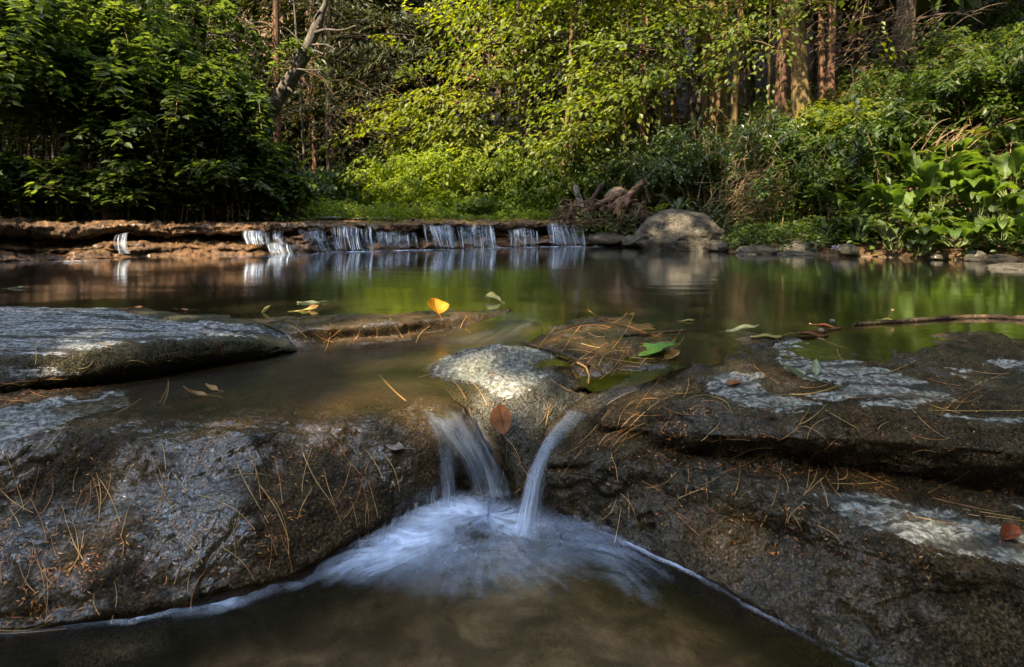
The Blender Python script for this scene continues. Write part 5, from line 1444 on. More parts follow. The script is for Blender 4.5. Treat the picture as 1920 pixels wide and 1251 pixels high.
# weeds growing on the pile
lv.add(P, jit(r, 260) * .6 + np.array((0, -.3, -.3)), np.array((0, -.5, 1.0)) + jit(r, 260, .4), .06, .03, r.uniform(.2, 1, 260))
o = obj('ground_cover', lv.mesh('ground_cover', L_mid), kind='stuff', label='little weeds hanging over the root pile', category='ground cover')
mb = MB(); c = np.array(pd(1157, 372, 7.95))
mb.tube([c + (0, -.18, 0), c + (0, -.15, 0), c + (.02, .2, -.02), c + (.1, 1.0, -.12)], [.02, .16, .185, .18], 30, .08, 9, 2, 40)
lg = obj('log', mb.mesh('log', bark_mat('log_bark', (.055, .04, .03), (.20, .15, .105), 2.2, False)), label='rounded brown end of a log behind the root pile', category='log')


def brush(label, cx, cy, Y, sx, sy, n, seed, mat=B_twig, name='dry_brush', ang=(-.5, .5)):
    r = np.random.default_rng(seed); mb = MB()
    for k in range(n):
        x0, y0 = cx + r.normal(0, sx), cy + r.normal(0, sy)
        a = r.normal(*ang); l = r.uniform(25, 75)
        Yk = Y + r.normal(0, .18)
        p0 = np.array(pd(x0, y0, Yk)); p2 = np.array(pd(x0 + l * math.cos(a), y0 + l * math.sin(a), Yk + r.normal(0, .1)))
        for q in (p0, p2):
            q[2] = max(q[2], gz(q[0], q[1]) + .01)
        mb.tube([p0, (p0 + p2) / 2 + np.array((0, 0, r.uniform(.0, .08))), p2], [.004, .0035, .0015], 4, smoothn=7)
    return obj(name, mb.mesh(name, mat), label=label, category='dry brush', kind='stuff')


brush('tangle of dry brown twigs on the bank right of the boulder', 1400, 375, 7.0, 34, 30, 240, 1)
brush('dry tan stems fallen behind the crinkled broad leaved plant', 1830, 295, 6.1, 60, 26, 110, 2)
brush('thin bare twigs hanging on the dark upper right slope', 1600, 60, 9.0, 70, 45, 160, 3)
brush('fine bare twigs under the conifers left of the sunny boughs', 690, 215, 11, 60, 40, 150, 4, ang=(.5, .5))
# ================================================================ FALLEN LEAVES, NEEDLES, TWIGS
VV, FF, nb = [], [], 0
for v, f in ROCKS:
    VV.append(v); FF.append(f + nb); nb += len(v)
# the water counts as a surface too
for o in list(COL.objects):
    if o.name.split('.')[0] == 'water':
        n = len(o.data.vertices); co = np.empty(n * 3, np.float32); o.data.vertices.foreach_get('co', co)
        m = len(o.data.polygons); li = np.empty(m * 4, np.int32); o.data.loops.foreach_get('vertex_index', li)
        VV.append(co.reshape(-1, 3)); FF.append(li.reshape(-1, 4) + nb); nb += n
BV = BVHTree.FromPolygons(np.concatenate(VV).tolist(), np.concatenate(FF).tolist())
EYE = Vector((0, 0, HE))


def hit(px, py):
    d = Vector(((px - CX) / F, 1, -(py - HZ) / F)).normalized()
    l, n, i, dist = BV.ray_cast(EYE, d, 60)
    if l is None:
        return None, None
    n = np.array(n)
    if np.dot(n, np.array(d)) > 0:
        n = -n
    return np.array(l), n


OVATE = [(0, 0), (.16, .05), (.36, .22), (.45, .42), (.36, .66), (.16, .88), (0, 1)]
LOBED = [(0, 0), (.10, .06), (.40, -.02), (.34, .16), (.62, .24), (.44, .36), (.60, .56), (.34, .52), (.26, .66), (.30, .80), (.10, .76), (0, 1)]


def leaf_surface(outline, L, W, fold, curl, twist=0, nv=18, nx=9, tooth=0):
    o = np.array(outline, float)
    y = np.linspace(0, 1, nv)
    # half width along the leaf
    oy = o[:, 1].copy(); hw = np.interp(y, np.maximum.accumulate(oy), o[:, 0])
    if tooth:
        hw = hw * (1 + tooth * np.abs(np.sin(y * 26)))
    x = np.linspace(-1, 1, nx)
    X = x[None] * hw[:, None] * W
    Z = np.abs(X) * math.tan(fold) + .03 * L * np.sin(9 * y[:, None] + 4 * x[None]) * np.abs(x)[None]
    Yc = y * L
    ang = curl * (y - .4)
    zc = np.cumsum(np.sin(ang)) * L / nv; yc = np.cumsum(np.cos(ang)) * L / nv
    G = np.stack((X, yc[:, None] + 0 * X, Z * np.cos(ang)[:, None] + zc[:, None]), -1)
    if twist:
        c, s = np.cos(twist * y)[:, None], np.sin(twist * y)[:, None]
        G = np.stack((G[..., 0] * c - (G[..., 2] - zc[:, None]) * s, G[..., 1], G[..., 0] * s + (G[..., 2] - zc[:, None]) * c + zc[:, None]), -1)
    return G


def dead_leaf_mat(name, c1, c2, vein, trans=.25, rough=.55):
    t = NT(name)
    p = t.pos((1, 1, 1))
    n = t.noise(p, 60, 4, .6)
    c = t.mixc(t.ramp(n, [(.35, 0.0), (.65, 1.0)]), c1, c2)
    uv = t.n('UVMap').outputs[0]
    sx = t.n('SeparateXYZ', {0: uv})
    u = t.math('ABSOLUTE', t.math('SUBTRACT', sx.outputs[0], .5))
    w = t.math('SINE', t.math('MULTIPLY', t.math('SUBTRACT', sx.outputs[1], t.math('MULTIPLY', u, .5)), 56.0))
    v = t.math('MAXIMUM', t.ramp(w, [(.90, 0.0), (.99, .7)]), t.ramp(u, [(.015, 1.0), (.04, 0.0)]))
    c = t.mixc(v, c, vein)
    b = t.n('BsdfPrincipled', {'Base Color': c, 'Roughness': rough, 'Specular IOR Level': .4, 'Normal': t.bump(t.math('ADD', n, v), .6, .002)}).outputs[0]
    tr = t.n('BsdfTranslucent', {'Color': c}).outputs[0]
    return t.done(t.n('MixShader', {0: trans, 1: b, 2: tr}).outputs[0])


DL_OR = dead_leaf_mat('orange_leaf', (.66, .25, .012), (.80, .42, .03), (.22, .06, .008), .5)
DL_BR = dead_leaf_mat('brown_leaf', (.20, .075, .030), (.34, .14, .055), (.07, .025, .012), .15)
DL_TAN = dead_leaf_mat('tan_leaf', (.36, .19, .07), (.52, .30, .11), (.22, .10, .04), .25)
DL_PALE = dead_leaf_mat('pale_leaf', (.24, .26, .13), (.36, .37, .19), (.25, .26, .12), .3)
DL_YEL = dead_leaf_mat('yellow_leaf', (.28, .23, .06), (.40, .33, .10), (.28, .22, .06), .3)
DL_RED = dead_leaf_mat('dark_red_leaf', (.10, .030, .016), (.19, .055, .025), (.05, .015, .01), .1, .3)
DL_GRN = dead_leaf_mat('green_leaf', (.07, .19, .025), (.13, .28, .045), (.20, .32, .09), .3, .4)
DL_SAGE = dead_leaf_mat('faded_green_leaf', (.19, .23, .13), (.30, .34, .20), (.40, .42, .27), .25)
DL_GREY = dead_leaf_mat('washed_leaf', (.20, .15, .12), (.32, .25, .20), (.14, .10, .08), .1)


def fallen(label, px, py, L, W, yaw, pitch, roll, mat, outline=OVATE, fold=.3, curl=.5, twist=0, lift=.004, stalk=.3, tooth=0, Y=None, cat='leaf', name='fallen_leaf'):
    """yaw: direction of the tip seen from above, 0 = to the right (+X), 90 = away"""
    P, n = hit(px, py)
    if Y is not None:
        P = np.array(pd(px, py, Y))
    G = leaf_surface(outline, L, W, fold, curl, twist, tooth=tooth)
    G = G - np.array((0, L * .45, 0))
    V = G.reshape(-1, 3)
    uv = np.stack(np.meshgrid(np.linspace(0, 1, 18), np.linspace(0, 1, 9), indexing='ij')[::-1], -1).reshape(-1, 2)
    me = mesh_from(name, V, grid_faces(18, 9), mat, uv=uv)
    root = obj(name, me, label=label, category=cat)
    from mathutils import Euler
    root.rotation_mode = 'XYZ'
    root.rotation_euler = (math.radians(pitch), math.radians(roll), math.radians(yaw - 90))
    root.location = P + np.array((0, 0, lift))
    if stalk:
        mb = MB(); mb.tube([G[0, 4], G[0, 4] + np.array((0.05 * L, -L * stalk * .6, .03 * L)), G[0, 4] + np.array((.12 * L, -L * stalk, -.0 * L))], [.0011, .0009, .0008], 5, smoothn=8)
        o = obj('stalk', mb.mesh('stalk', mat), root)
    return root


fallen('upright orange yellow dead leaf standing on the mossy sill', 818, 592, .085, .105, 128, 40, 10, DL_OR, fold=.5, curl=1.3, lift=.034, tooth=.06)
fallen('pale greenish folded leaf floating upright at the lip of the sill', 925, 566, .11, .055, 150, 12, 35, DL_PALE, fold=.75, curl=-.5, lift=.012)
fallen('pale flat leaf floating on the pool left of the orange leaf', 582, 568, .115, .06, 185, 0, 0, DL_PALE, fold=.1, curl=.2)
fallen('small yellow leaf standing up at the sill end near the pale banded slab', 498, 586, .055, .045, 30, 40, 0, DL_YEL, fold=.5, curl=.6, lift=.010)
fallen('yellowish leaf with a curled brown neighbour, stuck at the back of the sill', 570, 583, .10, .05, 10, 5, 0, DL_YEL, fold=.2, curl=.3)
fallen('small curled brown leaf leaning on the yellowish leaf at the sill', 585, 581, .06, .03, 30, 20, 40, DL_TAN, fold=.7, curl=1.0, lift=.008)
fallen('brown folded beech leaf hanging on the front of the pale capped wedge', 940, 793, .078, .060, -88, -66, 14, DL_BR, fold=.6, curl=.9, lift=.012, stalk=0, Y=1.262)
fallen('green lobed maple leaf lying on the wet rock between the chute and the pool', 1228, 662, .155, .115, 22, 10, -10, DL_GRN, LOBED, fold=.2, curl=.5, lift=.012, tooth=.1)
fallen('curled tan leaf behind the tip of the green lobed leaf', 1258, 672, .07, .035, 35, 12, 30, DL_TAN, fold=.8, curl=.9, lift=.008)
fallen('long pale green leaf with a thin stalk, floating right of the middle', 1388, 620, .15, .045, 12, 6, 0, DL_PALE, fold=.4, curl=.3, lift=.006, stalk=.4)
fallen('flat yellow leaf lying on the water below the long pale green leaf', 1442, 632, .12, .05, 185, 0, 0, DL_YEL, fold=.05, curl=.1)
fallen('dark red soaked leaf carrying a little acorn, the rear one of two', 1552, 616, .12, .06, 170, 4, 0, DL_RED, fold=.3, curl=.5, lift=.008)
fallen('dark red soaked leaf behind the whitish swirling patch, the front one of two', 1522, 630, .14, .05, 175, 2, 0, DL_RED, fold=.3, curl=.3, lift=.005)
fallen('pale leaf with an upright stalk floating beside the long dark stick', 1668, 602, .095, .04, 178, 0, 0, DL_YEL, fold=.25, curl=.2, lift=.004, stalk=0)
fallen('faded green leaf curled in the hollow between the white patches', 1500, 706, .105, .055, 145, 14, 15, DL_SAGE, fold=.5, curl=1.1, lift=.010)
fallen('thin faded green leaf blade leaning out of the hollow between the white patches', 1530, 700, .07, .022, 60, 24, 0, DL_SAGE, fold=.6, curl=.5, lift=.012)
fallen('small brown leaf lying flat on the left white patch of the broad rock', 1374, 719, .052, .034, 20, 2, 0, DL_BR, fold=.12, curl=.3, lift=.003, stalk=0)
fallen('tan curled leaf with a raised tip in the shallows on the rounded rock', 372, 745, .088, .034, 178, 10, 20, DL_TAN, fold=.45, curl=1.0, lift=.012)
fallen('small tan stalk leaf trailing behind the tan curled leaf', 398, 733, .05, .022, 160, 12, 0, DL_TAN, fold=.5, curl=.9, lift=.008)
fallen('crumpled dark red leaf at the far right of the long dark block', 1893, 1012, .050, .026, 25, 10, 25, DL_RED, fold=1.0, curl=1.8, lift=.010)
fallen('washed out brown leaf pressed under the film of water on the rounded rock', 738, 838, .075, .034, 150, 0, 0, DL_GREY, fold=.05, curl=.1, lift=.003)
fallen('tiny leaf floating on the dark water at the far left of the pool', 30, 541, .10, .03, 5, 4, 0, DL_PALE, fold=.4, curl=.2, lift=.004)
fallen('brown curled leaf on the back edge of the pale banded slab', 250, 580, .09, .03, 8, 4, 0, DL_BR, fold=.4, curl=.4, lift=.006)
fallen('narrow brown leaf strip on the far edge of the slab near its tip', 345, 583, .08, .02, 175, 3, 0, DL_BR, fold=.4, curl=.3, lift=.006)
fallen('small yellow leaf floating at the edge of the flat wet rock by the middle', 1288, 603, .06, .025, 0, 4, 0, DL_YEL, fold=.3, curl=.2)
# acorn caps on the red leaves
for px, py, lab in ((1561, 608, 'tiny grey acorn on the rear dark red leaf'), (1540, 626, 'tiny grey acorn on the front dark red leaf')):
    P, n = hit(px, py)
    o = obj('acorn', blob_mesh('acorn', (0, 0, 0), (.010, .009, .008), plain_mat('acorn_shell', (.10, .085, .07), (.22, .19, .16), 90), (.05, 2, 2), 2, (20, 28)), label=lab, category='acorn')
    o.location = P + np.array((0, 0, .012))
P, n = hit(1664, 600)
mb = MB(); mb.tube([P, P + np.array((.01, 0, .02)), P + np.array((.018, 0, .036))], [.001, .001, .001], 5)
sp = obj('bud_stalk', mb.mesh('bud_stalk', B_twig), label='thin bent stalk with a small bud sticking up from the pale floating leaf', category='stalk')
o = obj('bud', blob_mesh('bud', P + np.array((.020, 0, .039)), (.006, .005, .005), plain_mat('bud', (.25, .13, .06), (.4, .24, .12), 60), (.05, 2, 2), 2, (14, 20)), sp)


# ---------------------------------------------------------------- twigs
def draped(pts, n=18, off=.002, jump=.12):
    q = cr(np.array(pts, float), n)
    out = []
    for x, y in q:
        P, nn = hit(x, y)
        if P is None:
            continue
        if out and np.linalg.norm(P - out[-1]) > jump:
            break
        out.append(P + nn * off)
    if len(out) < 4:
        return None
    out = np.array(out)
    for _ in range(2):
        out[1:-1] = (out[:-2] + 2 * out[1:-1] + out[2:]) / 4
    return out


M_twig = bark_mat('wet_twig', (.03, .018, .012), (.13, .085, .055), 3.0, False)


def twig(label, pts, w0, w1, off=.006, name='twig', mat=None, n=30, rough=.25):
    q = draped(pts, n, off, .5)
    mb = MB(); mb.tube(q, np.linspace(w0, w1, len(q)), 8, rough, 60, 3, 40)
    return obj(name, mb.mesh(name, mat or M_twig), label=label, category='twig')


twig('dark bare twig lying over the pale capped wedge and the wet rock behind it', [(977, 645), (1000, 652), (1040, 664), (1080, 680), (1105, 692)], .0042, .0052, .008)
twig('split yellowish twig end curling down at the tip of the dark bare twig', [(1082, 684), (1098, 692), (1104, 706), (1103, 722)], .003, .0022, .006, mat=M_twig and plain_mat('split_wood', (.30, .17, .05), (.45, .28, .09), 40))
twig('long dark soaked stick lying in the shallows at the right', [(1600, 611), (1660, 607), (1720, 603), (1790, 598), (1860, 597), (1930, 601), (2050, 606)], .006, .013, .006, 'stick', n=50, rough=.5)
twig('thin brown stick half sunk left of the green lobed leaf', [(1170, 632), (1215, 628), (1250, 624), (1290, 622)], .004, .003, .004)
twig('thin dark twig lying across the flat wet rock, nearest the sill', [(1040, 622), (1080, 612), (1110, 606)], .002, .002, .004)
twig('broken brown twig caught in needles against the pale banded slab', [(25, 745), (60, 722), (86, 702)], .0022, .0014, .004)

# ---------------------------------------------------------------- long pine needles: each one a thing
NM = [plain_mat('tan_needle', (.34, .17, .05), (.52, .29, .10), 25, .4, .5), plain_mat('straw_needle', (.42, .27, .08), (.62, .42, .16), 25, .4, .5), plain_mat('rusty_needle', (.28, .10, .03), (.45, .19, .05), 25, .4, .5)]
r = np.random.default_rng(12)


def needle(px, py, ang, l, bend, label, group, w=.00068, mat=0):
    a = math.radians(ang)
    pts = []
    for s in np.linspace(-.5, .5, 6):
        aa = a + bend * s
        pts.append((px + math.cos(aa) * l * s + bend * 12 * (s * s) * -math.sin(a), py - math.sin(aa) * l * s - bend * 12 * s * s * math.cos(a)))
    q = draped(pts, 14, .0022)
    if q is None:
        return
    mb = MB(); mb.tube(q, np.linspace(w, w * .55, len(q)) * (.55 + .45 * q[:, 1].mean()), 5, smoothn=16)
    obj('pine_needle', mb.mesh('pine_needle', NM[mat]), label=label, category='pine needle', group=group)


def needles(n, region, lr, label, group, ang=(0, 180)):
    xs = np.array(region, float)
    k = 0
    while k < n:
        x, y = r.uniform(xs[:, 0].min(), xs[:, 0].max()), r.uniform(xs[:, 1].min(), xs[:, 1].max())
        if in_poly(np.array([(x, y)]), xs)[0] < 0:
            continue
        k += 1
        needle(x, y, r.uniform(*ang), r.uniform(*lr), r.normal(0, .28), label, group, mat=int(r.integers(0, 3)))


LB_ = 'long tan pine needle stuck on the big rounded wet rock'
for px, py, a, l, b, m in [(30, 900, 108, 120, .1, 0), (68, 905, 75, 60, .1, 2), (30, 945, -35, 75, .2, 1), (28, 965, 40, 95, .1, 1), (100, 815, 30, 110, .2, 0), (105, 822, 52, 60, .1, 1), (112, 800, 25, 150, .25, 2), (186, 935, 98, 95, .3, 0), (170, 935, 80, 70, .3, 0), (190, 930, 92, 90, .25, 1), (200, 930, 65, 90, .4, 0), (150, 930, 62, 90, -.5, 0), (130, 1000, 110, 110, -.2, 1), (145, 1010, 100, 80, .2, 0),
                              (240, 960, 70, 100, -.2, 0), (305, 925, 84, 110, .5, 0), (312, 920, 74, 80, .1, 0), (308, 850, 100, 60, .1, 1), (300, 1030, 55, 130, .2, 2), (350, 1040, 60, 120, -.25, 0), (430, 950, -30, 130, -.4, 1), (470, 925, -62, 130, .1, 1), (485, 905, 98, 70, .1, 0), (525, 900, 100, 90, .1, 0), (460, 890, 5, 95, -.3, 0), (440, 1010, 95, 90, .1, 2), (535, 985, 105, 110, .3, 0), (450, 1050, -45, 90, -.3, 1),
                              (520, 960, -62, 120, -.2, 1), (590, 900, -60, 120, .2, 1), (620, 930, -72, 110, .1, 0), (650, 900, 70, 80, .2, 0), (690, 960, 95, 110, .2, 0), (700, 935, 105, 70, .1, 1), (670, 985, 100, 90, .1, 0), (685, 975, 88, 70, -.1, 0), (740, 885, 112, 75, .3, 1), (90, 1100, 95, 100, .2, 0), (75, 1060, 105, 90, .1, 2), (40, 1180, 3, 90, .1, 1), (60, 1188, 4, 130, .05, 0), (240, 765, 30, 60, .1, 1), (735, 730, 135, 70, -.1, 0), (315, 735, 80, 50, .3, 1), (310, 737, 68, 45, .2, 0)]:
    needle(px, py, a, l, b, LB_, 'long pine needles on the big rounded rock', mat=m)
needles(40, [(0, 860), (300, 850), (640, 840), (740, 880), (690, 990), (400, 1100), (0, 1170)], (35, 100), LB_, 'long pine needles on the big rounded rock', (50, 130))
needles(12, [(0, 640), (300, 640), (540, 645), (300, 690), (0, 730)], (20, 50), 'short stray needle on the pale banded slab', 'needles on the pale banded slab', (0, 180))
needles(9, [(0, 715), (110, 705), (100, 745), (0, 755)], (50, 120), 'needle in the drift against the foot of the pale banded slab', 'needles drifted against the slab', (-15, 35))
needles(10, [(530, 610), (900, 595), (880, 620), (560, 645)], (25, 60), 'pine needle caught on the mossy sill', 'needles caught on the sill', (20, 160))
LG_ = 'pine needle strewn on the flat wet rock behind the pale capped wedge'
needles(34, [(1000, 650), (1080, 600), (1180, 595), (1280, 650), (1180, 700), (1090, 690)], (30, 90), LG_, 'needles strewn on the flat wet rock', (-20, 60))
LC_ = 'pine needle stuck on the grey face of the pale capped wedge'
for px, py, a, l, b, m in [(1024, 775, 70, 45, .3, 0), (1030, 775, 62, 48, -.3, 0), (1027, 778, 75, 40, 0, 1), (965, 840, 122, 60, .3, 1), (948, 870, 80, 80, .1, 1), (975, 870, 120, 60, -.2, 0), (900, 735, 125, 60, .2, 0), (870, 742, 120, 70, .2, 0), (815, 700, 20, 60, .1, 0), (920, 700, 150, 20, .1, 2), (985, 905, 60, 60, .4, 0), (1070, 735, -25, 50, .2, 0), (1050, 725, -30, 45, .2, 0)]:
    needle(px, py, a, l, b, LC_, 'needles on the pale capped wedge', mat=m)
LE_ = 'pine needle lying on the broad right hand rock'
for px, py, a, l, b, m in [(1540, 735, 15, 110, .3, 1), (1530, 738, 10, 100, .2, 1), (1530, 728, 8, 60, .3, 0), (1640, 745, 4, 120, .0, 2), (1855, 712, 22, 85, -.1, 0), (1690, 690, 25, 60, .1, 1), (1770, 720, -12, 70, .1, 2), (1435, 705, -35, 60, .2, 2), (1345, 755, -20, 60, -.5, 0), (1360, 755, -40, 50, -.6, 1), (1830, 772, 0, 180, .02, 1), (1815, 755, 10, 60, .4, 0), (1740, 800, -40, 90, .2, 0), (1860, 702, -5, 70, .1, 0), (1480, 815, 30, 50, .1, 0), (1290, 730, 75, 40, .3, 1), (1560, 645, -20, 60, .1, 0), (1575, 670, -60, 30, .2, 0)]:
    needle(px, py, a, l, b, LE_, 'needles on the broad right rock', mat=m)
needles(26, [(1150, 780), (1300, 700), (1420, 760), (1900, 740), (1900, 850), (1500, 860), (1200, 830)], (25, 80), LE_, 'needles on the broad right rock', (-30, 60))
LF_ = 'long pine needle lying on the long dark block'
for px, py, a, l, b, m in [(1290, 900, 85, 60, .1, 0), (1385, 900, 80, 60, .2, 0), (1455, 930, 72, 130, .3, 0), (1515, 905, 80, 55, .1, 1), (1525, 903, 65, 60, .2, 1), (1535, 905, 45, 60, .1, 1), (1572, 898, 95, 45, .3, 1), (1587, 895, 55, 30, .8, 1), (1620, 908, 3, 120, .1, 1), (1640, 900, -25, 100, .1, 0), (1810, 950, -12, 130, .05, 0), (1860, 965, -10, 110, .0, 1), (1870, 972, -8, 110, .0, 1), (1790, 985, -10, 150, .02, 0), (1150, 955, 60, 60, .5, 0), (1290, 985, -45, 60, .1, 0), (1180, 945, 95, 50, .1, 0), (1560, 1000, -35, 60, -.3, 0), (1160, 985, 80, 70, .1, 1), (1185, 950, -62, 70, -.4, 0), (1275, 965, -35, 60, .1, 2), (1400, 870, 25, 90, .1, 2), (1780, 905, 30, 90, .1, 0)]:
    needle(px, py, a, l, b, LF_, 'long pine needles on the long dark block', mat=m)
needles(14, [(1050, 860), (1300, 870), (1700, 930), (1700, 1000), (1400, 960), (1150, 900)], (30, 70), LF_, 'long pine needles on the long dark block', (20, 150))
needles(16, [(1110, 790), (1180, 730), (1260, 740), (1200, 830), (1080, 860)], (40, 110), LE_, 'needles on the broad right rock', (25, 60))

# short hemlock needles: far too many to count
hm = MB(); r = np.random.default_rng(31)
pl = []


def hem(n, region, lr=(7, 13), cl=None):
    xs = np.array(region, float); k = 0
    while k < n:
        x, y = r.uniform(xs[:, 0].min(), xs[:, 0].max()), r.uniform(xs[:, 1].min(), xs[:, 1].max())
        if in_poly(np.array([(x, y)]), xs)[0] < 0:
            continue
        k += 1
        if vnoise(np.array([(x / 55, y / 40, 3.)]), 5)[0] < r.uniform(-.6, .5):
            continue
        P, nn = hit(x, y)
        if P is None:
            continue
        a = r.uniform(0, 6.28); d = np.array((math.cos(a), -.3, math.sin(a))); d = d - nn * np.dot(d, nn); d /= np.linalg.norm(d) + 1e-9
        l = r.uniform(.0055, .0105); s = np.cross(d, nn) * .0009
        pl.append((P + nn * .0018 - d * l / 2, P + nn * .003 - s, P + nn * .0022 + d * l / 2, P + nn * .003 + s, r.uniform()))


hem(520, [(-20, 860), (300, 840), (640, 830), (760, 880), (690, 1000), (400, 1100), (-20, 1180)])
hem(260, [(-20, 960), (180, 1000), (200, 1150), (-20, 1180)])
hem(330, [(1060, 850), (1150, 770), (1330, 760), (1400, 850), (1300, 900), (1100, 880)])
hem(160, [(1060, 690), (1150, 640), (1260, 640), (1200, 700)])
hem(150, [(1300, 650), (1900, 690), (1900, 860), (1300, 860)])
hem(130, [(1040, 870), (1300, 900), (1700, 1000), (1900, 1060), (1650, 1100), (1300, 1000), (1050, 940)])
hem(40, [(830, 690), (1060, 690), (1000, 840)])
hem(240, [(1230, 822), (1560, 862), (1900, 900), (1900, 965), (1500, 900), (1230, 865)])
hem(140, [(0, 728), (300, 690), (520, 655), (540, 668), (300, 708), (0, 758)])
hem(90, [(530, 640), (900, 612), (930, 620), (560, 655)])
hem(90, [(1100, 770), (1180, 715), (1230, 730), (1150, 800)])
hem(40, [(0, 600), (540, 640), (300, 690), (0, 730)])
V = np.array([p for q in pl for p in q[:4]]); n = len(pl)
t = NT('hemlock_litter')
c = t.ramp(t.attr('tone'), [(0, (.30, .08, .02)), (.6, (.52, .17, .03)), (1, (.60, .32, .06))])
mt = t.done(t.n('BsdfPrincipled', {'Base Color': c, 'Roughness': .45}).outputs[0])
obj('needle_litter', mesh_from('needle_litter', V, np.arange(4 * n).reshape(n, 4), mt, smooth=False, attrs={'tone': np.repeat([q[4] for q in pl], 4)}), kind='stuff', label='short orange hemlock needles scattered on the wet rocks', category='needle litter')
# ================================================================ UNSEEN CANOPY (added to shade the stream, gaps shaped for the sun patches)
r = np.random.default_rng(99)


def ground_point(P):
    P = np.asarray(P, float)
    return P[:2] - SUN[:2] * P[2] / SUN[2]


HOLES = [(pd(270, 440, 5.5), .75), (pd(200, 450, 5.3), .55), (pd(400, 450, 5.7), .5), (pd(495, 456, 5.8), .30),
         (pd(1290, 440, 6.5), .34), (pd(1345, 462, 6.3), .2),
         (pd(480, 225, 6.7), .55), (pd(540, 300, 6.9), .5), (pd(430, 170, 6.7), .45), (pd(190, 90, 6.6), .3), (pd(420, 120, 6.6), .3), (pd(300, 85, 6.6), .28), (pd(90, 110, 6.5), .22),
         (pd(1750, 320, 5.4), .55), (pd(1690, 390, 5.3), .35), (pd(1850, 340, 5.4), .40), (pd(1840, 450, 4.9), .28), (pd(1560, 270, 6.6), .5), (pd(1500, 400, 6.2), .3), (pd(1500, 465, 5.8), .2), (pd(1850, 150, 7), .45),
         (pd(940, 690, 1.5), .05), (pd(1500, 690, 1.4), .14), (pd(1640, 725, 1.2), .07), (pd(818, 580, 2.2), .06), (pd(1740, 945, .95), .11), (pd(1910, 1005, .85), .10),
         (pd(150, 640, 1.5), .10)]
HG_ = [(ground_point(p), q) for p, q in HOLES]
n = 5200
g = np.stack((r.uniform(-9, 10, n), r.uniform(-1.5, 12.5, n)), 1)
keep = np.ones(n, bool)
for c, q in HG_:
    keep &= np.hypot(*(g - c).T) > q * 1.05
# canopy left open so sun reaches the middle bushes and trees
px_lim = sstep(8.8, 9.6, g[:, 1]) * sstep(-3.2, -2.4, g[:, 0]) * sstep(6.0, 3.0, g[:, 0])
keep &= r.uniform(size=n) > px_lim
keep &= r.uniform(size=n) > .25 * sstep(7.5, 9, g[:, 1]) * sstep(-2, 2, g[:, 0])
# thin over the open pool
keep &= ~((np.abs(g[:, 0] - .8) < 3.2) & (g[:, 1] > 2.0) & (g[:, 1] < 4.6) & (r.uniform(size=n) < .6))
keep &= ~((g[:, 0] > 2.5) & (g[:, 0] < 6.2) & (g[:, 1] > -.5) & (g[:, 1] < 4.4))
keep &= ~((g[:, 0] > np.where(g[:, 1] > 5.4, 4.3, 2.8)) & (g[:, 0] < 8) & (g[:, 1] > -1) & (g[:, 1] < 10) & (r.uniform(size=n) < .75))
thick = (g[:, 0] < -2.2) & (g[:, 1] > 6.2)
bank = (g[:, 0] > 3.2) & (g[:, 1] > 5.2)
keep &= ~((thick & (r.uniform(size=n) < .60)) | (bank & (r.uniform(size=n) < .6)))
g = g[keep]; n = len(g)
Hc = r.uniform(7.5, 10.5, n)
C_ = np.concatenate((g, np.zeros((n, 1))), 1) + SUN[None] * (Hc / SUN[2])[:, None]
m = 13
off = r.normal(0, .20, (n, m, 3)); off[..., 2] *= .6
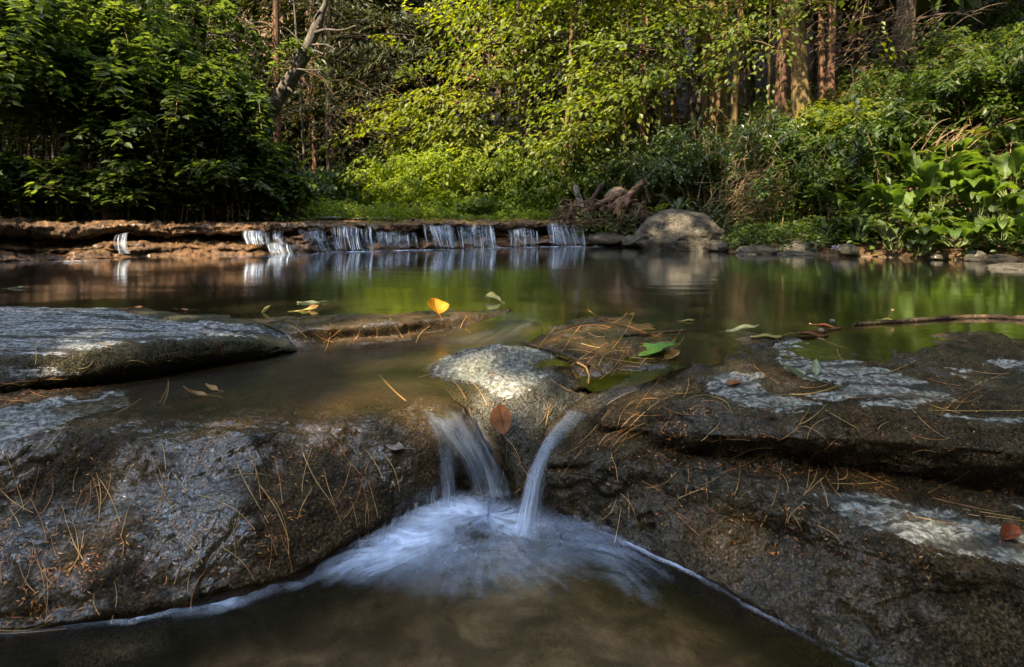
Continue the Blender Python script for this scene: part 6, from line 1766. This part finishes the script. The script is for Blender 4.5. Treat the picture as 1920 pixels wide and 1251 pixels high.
# leaves near a gap keep out of it
P = (C_[:, None] + off).reshape(-1, 3)
gp = P[:, :2] - SUN[None, :2] * (P[:, 2] / SUN[2])[:, None]
kk = np.ones(len(P), bool)
for c, q in HG_:
    kk &= np.hypot(*(gp - c).T) > q * r.uniform(.7, 1.0, len(P))
P = P[kk]; k = len(P)
lv = Leaves()
lv.add(P, jit(r, k) + np.array((0, 0, -.3)), np.array((0, 0, 1.0)) + jit(r, k, .45), .24 * r.uniform(.7, 1.3, k), .17, r.uniform(0, 1, k))
obj('foliage', lv.mesh('foliage', leaf_mat('added_canopy_leaf', G_MID, .3)), kind='stuff', label='unseen leaf canopy added over the stream for shade and sun patches', category='canopy')

# ================================================================ LIGHT, SKY, CAMERA
world = bpy.data.worlds.new('World'); SC.world = world; world.use_nodes = True
wt = world.node_tree; wt.nodes.clear()
sky = wt.nodes.new('ShaderNodeTexSky'); sky.sky_type = 'NISHITA'; sky.sun_disc = False
el = math.asin(SUN[2]); sky.sun_elevation = el
sky.sun_rotation = math.atan2(SUN[0], SUN[1])
bg = wt.nodes.new('ShaderNodeBackground'); bg.inputs['Strength'].default_value = .15
wo = wt.nodes.new('ShaderNodeOutputWorld')
wt.links.new(sky.outputs[0], bg.inputs[0]); wt.links.new(bg.outputs[0], wo.inputs[0])
sl = bpy.data.lights.new('sun', 'SUN'); sl.energy = 2.2; sl.angle = math.radians(.53); sl.color = (1.0, .90, .74)
so = link(bpy.data.objects.new('sun', sl))
so.rotation_euler = Vector(SUN).to_track_quat('Z', 'Y').to_euler()
cam = bpy.data.cameras.new('camera'); co = link(bpy.data.objects.new('camera', cam))
cam.sensor_width = 36; cam.lens = 36 * F / 1920; cam.shift_y = -(625.5 - HZ) / 1920
cam.clip_start = .02; cam.clip_end = 500
co.location = (0, 0, HE); co.rotation_euler = (math.radians(90), 0, 0)
SC.camera = co
SC.view_settings.view_transform = 'Standard'; SC.view_settings.look = 'None'; SC.view_settings.gamma = 1; SC.view_settings.use_curve_mapping = False
SC.view_settings.exposure = 3.35
SC.view_settings.use_white_balance = True; SC.view_settings.white_balance_temperature = 7500; SC.view_settings.white_balance_tint = 10
SC.cycles.use_denoising = True
SC.cycles.max_bounces = 7; SC.cycles.diffuse_bounces = 3; SC.cycles.glossy_bounces = 3; SC.cycles.transmission_bounces = 3; SC.cycles.transparent_max_bounces = 16
SC.cycles.sample_clamp_indirect = 4; SC.cycles.caustics_reflective = False; SC.cycles.caustics_refractive = False
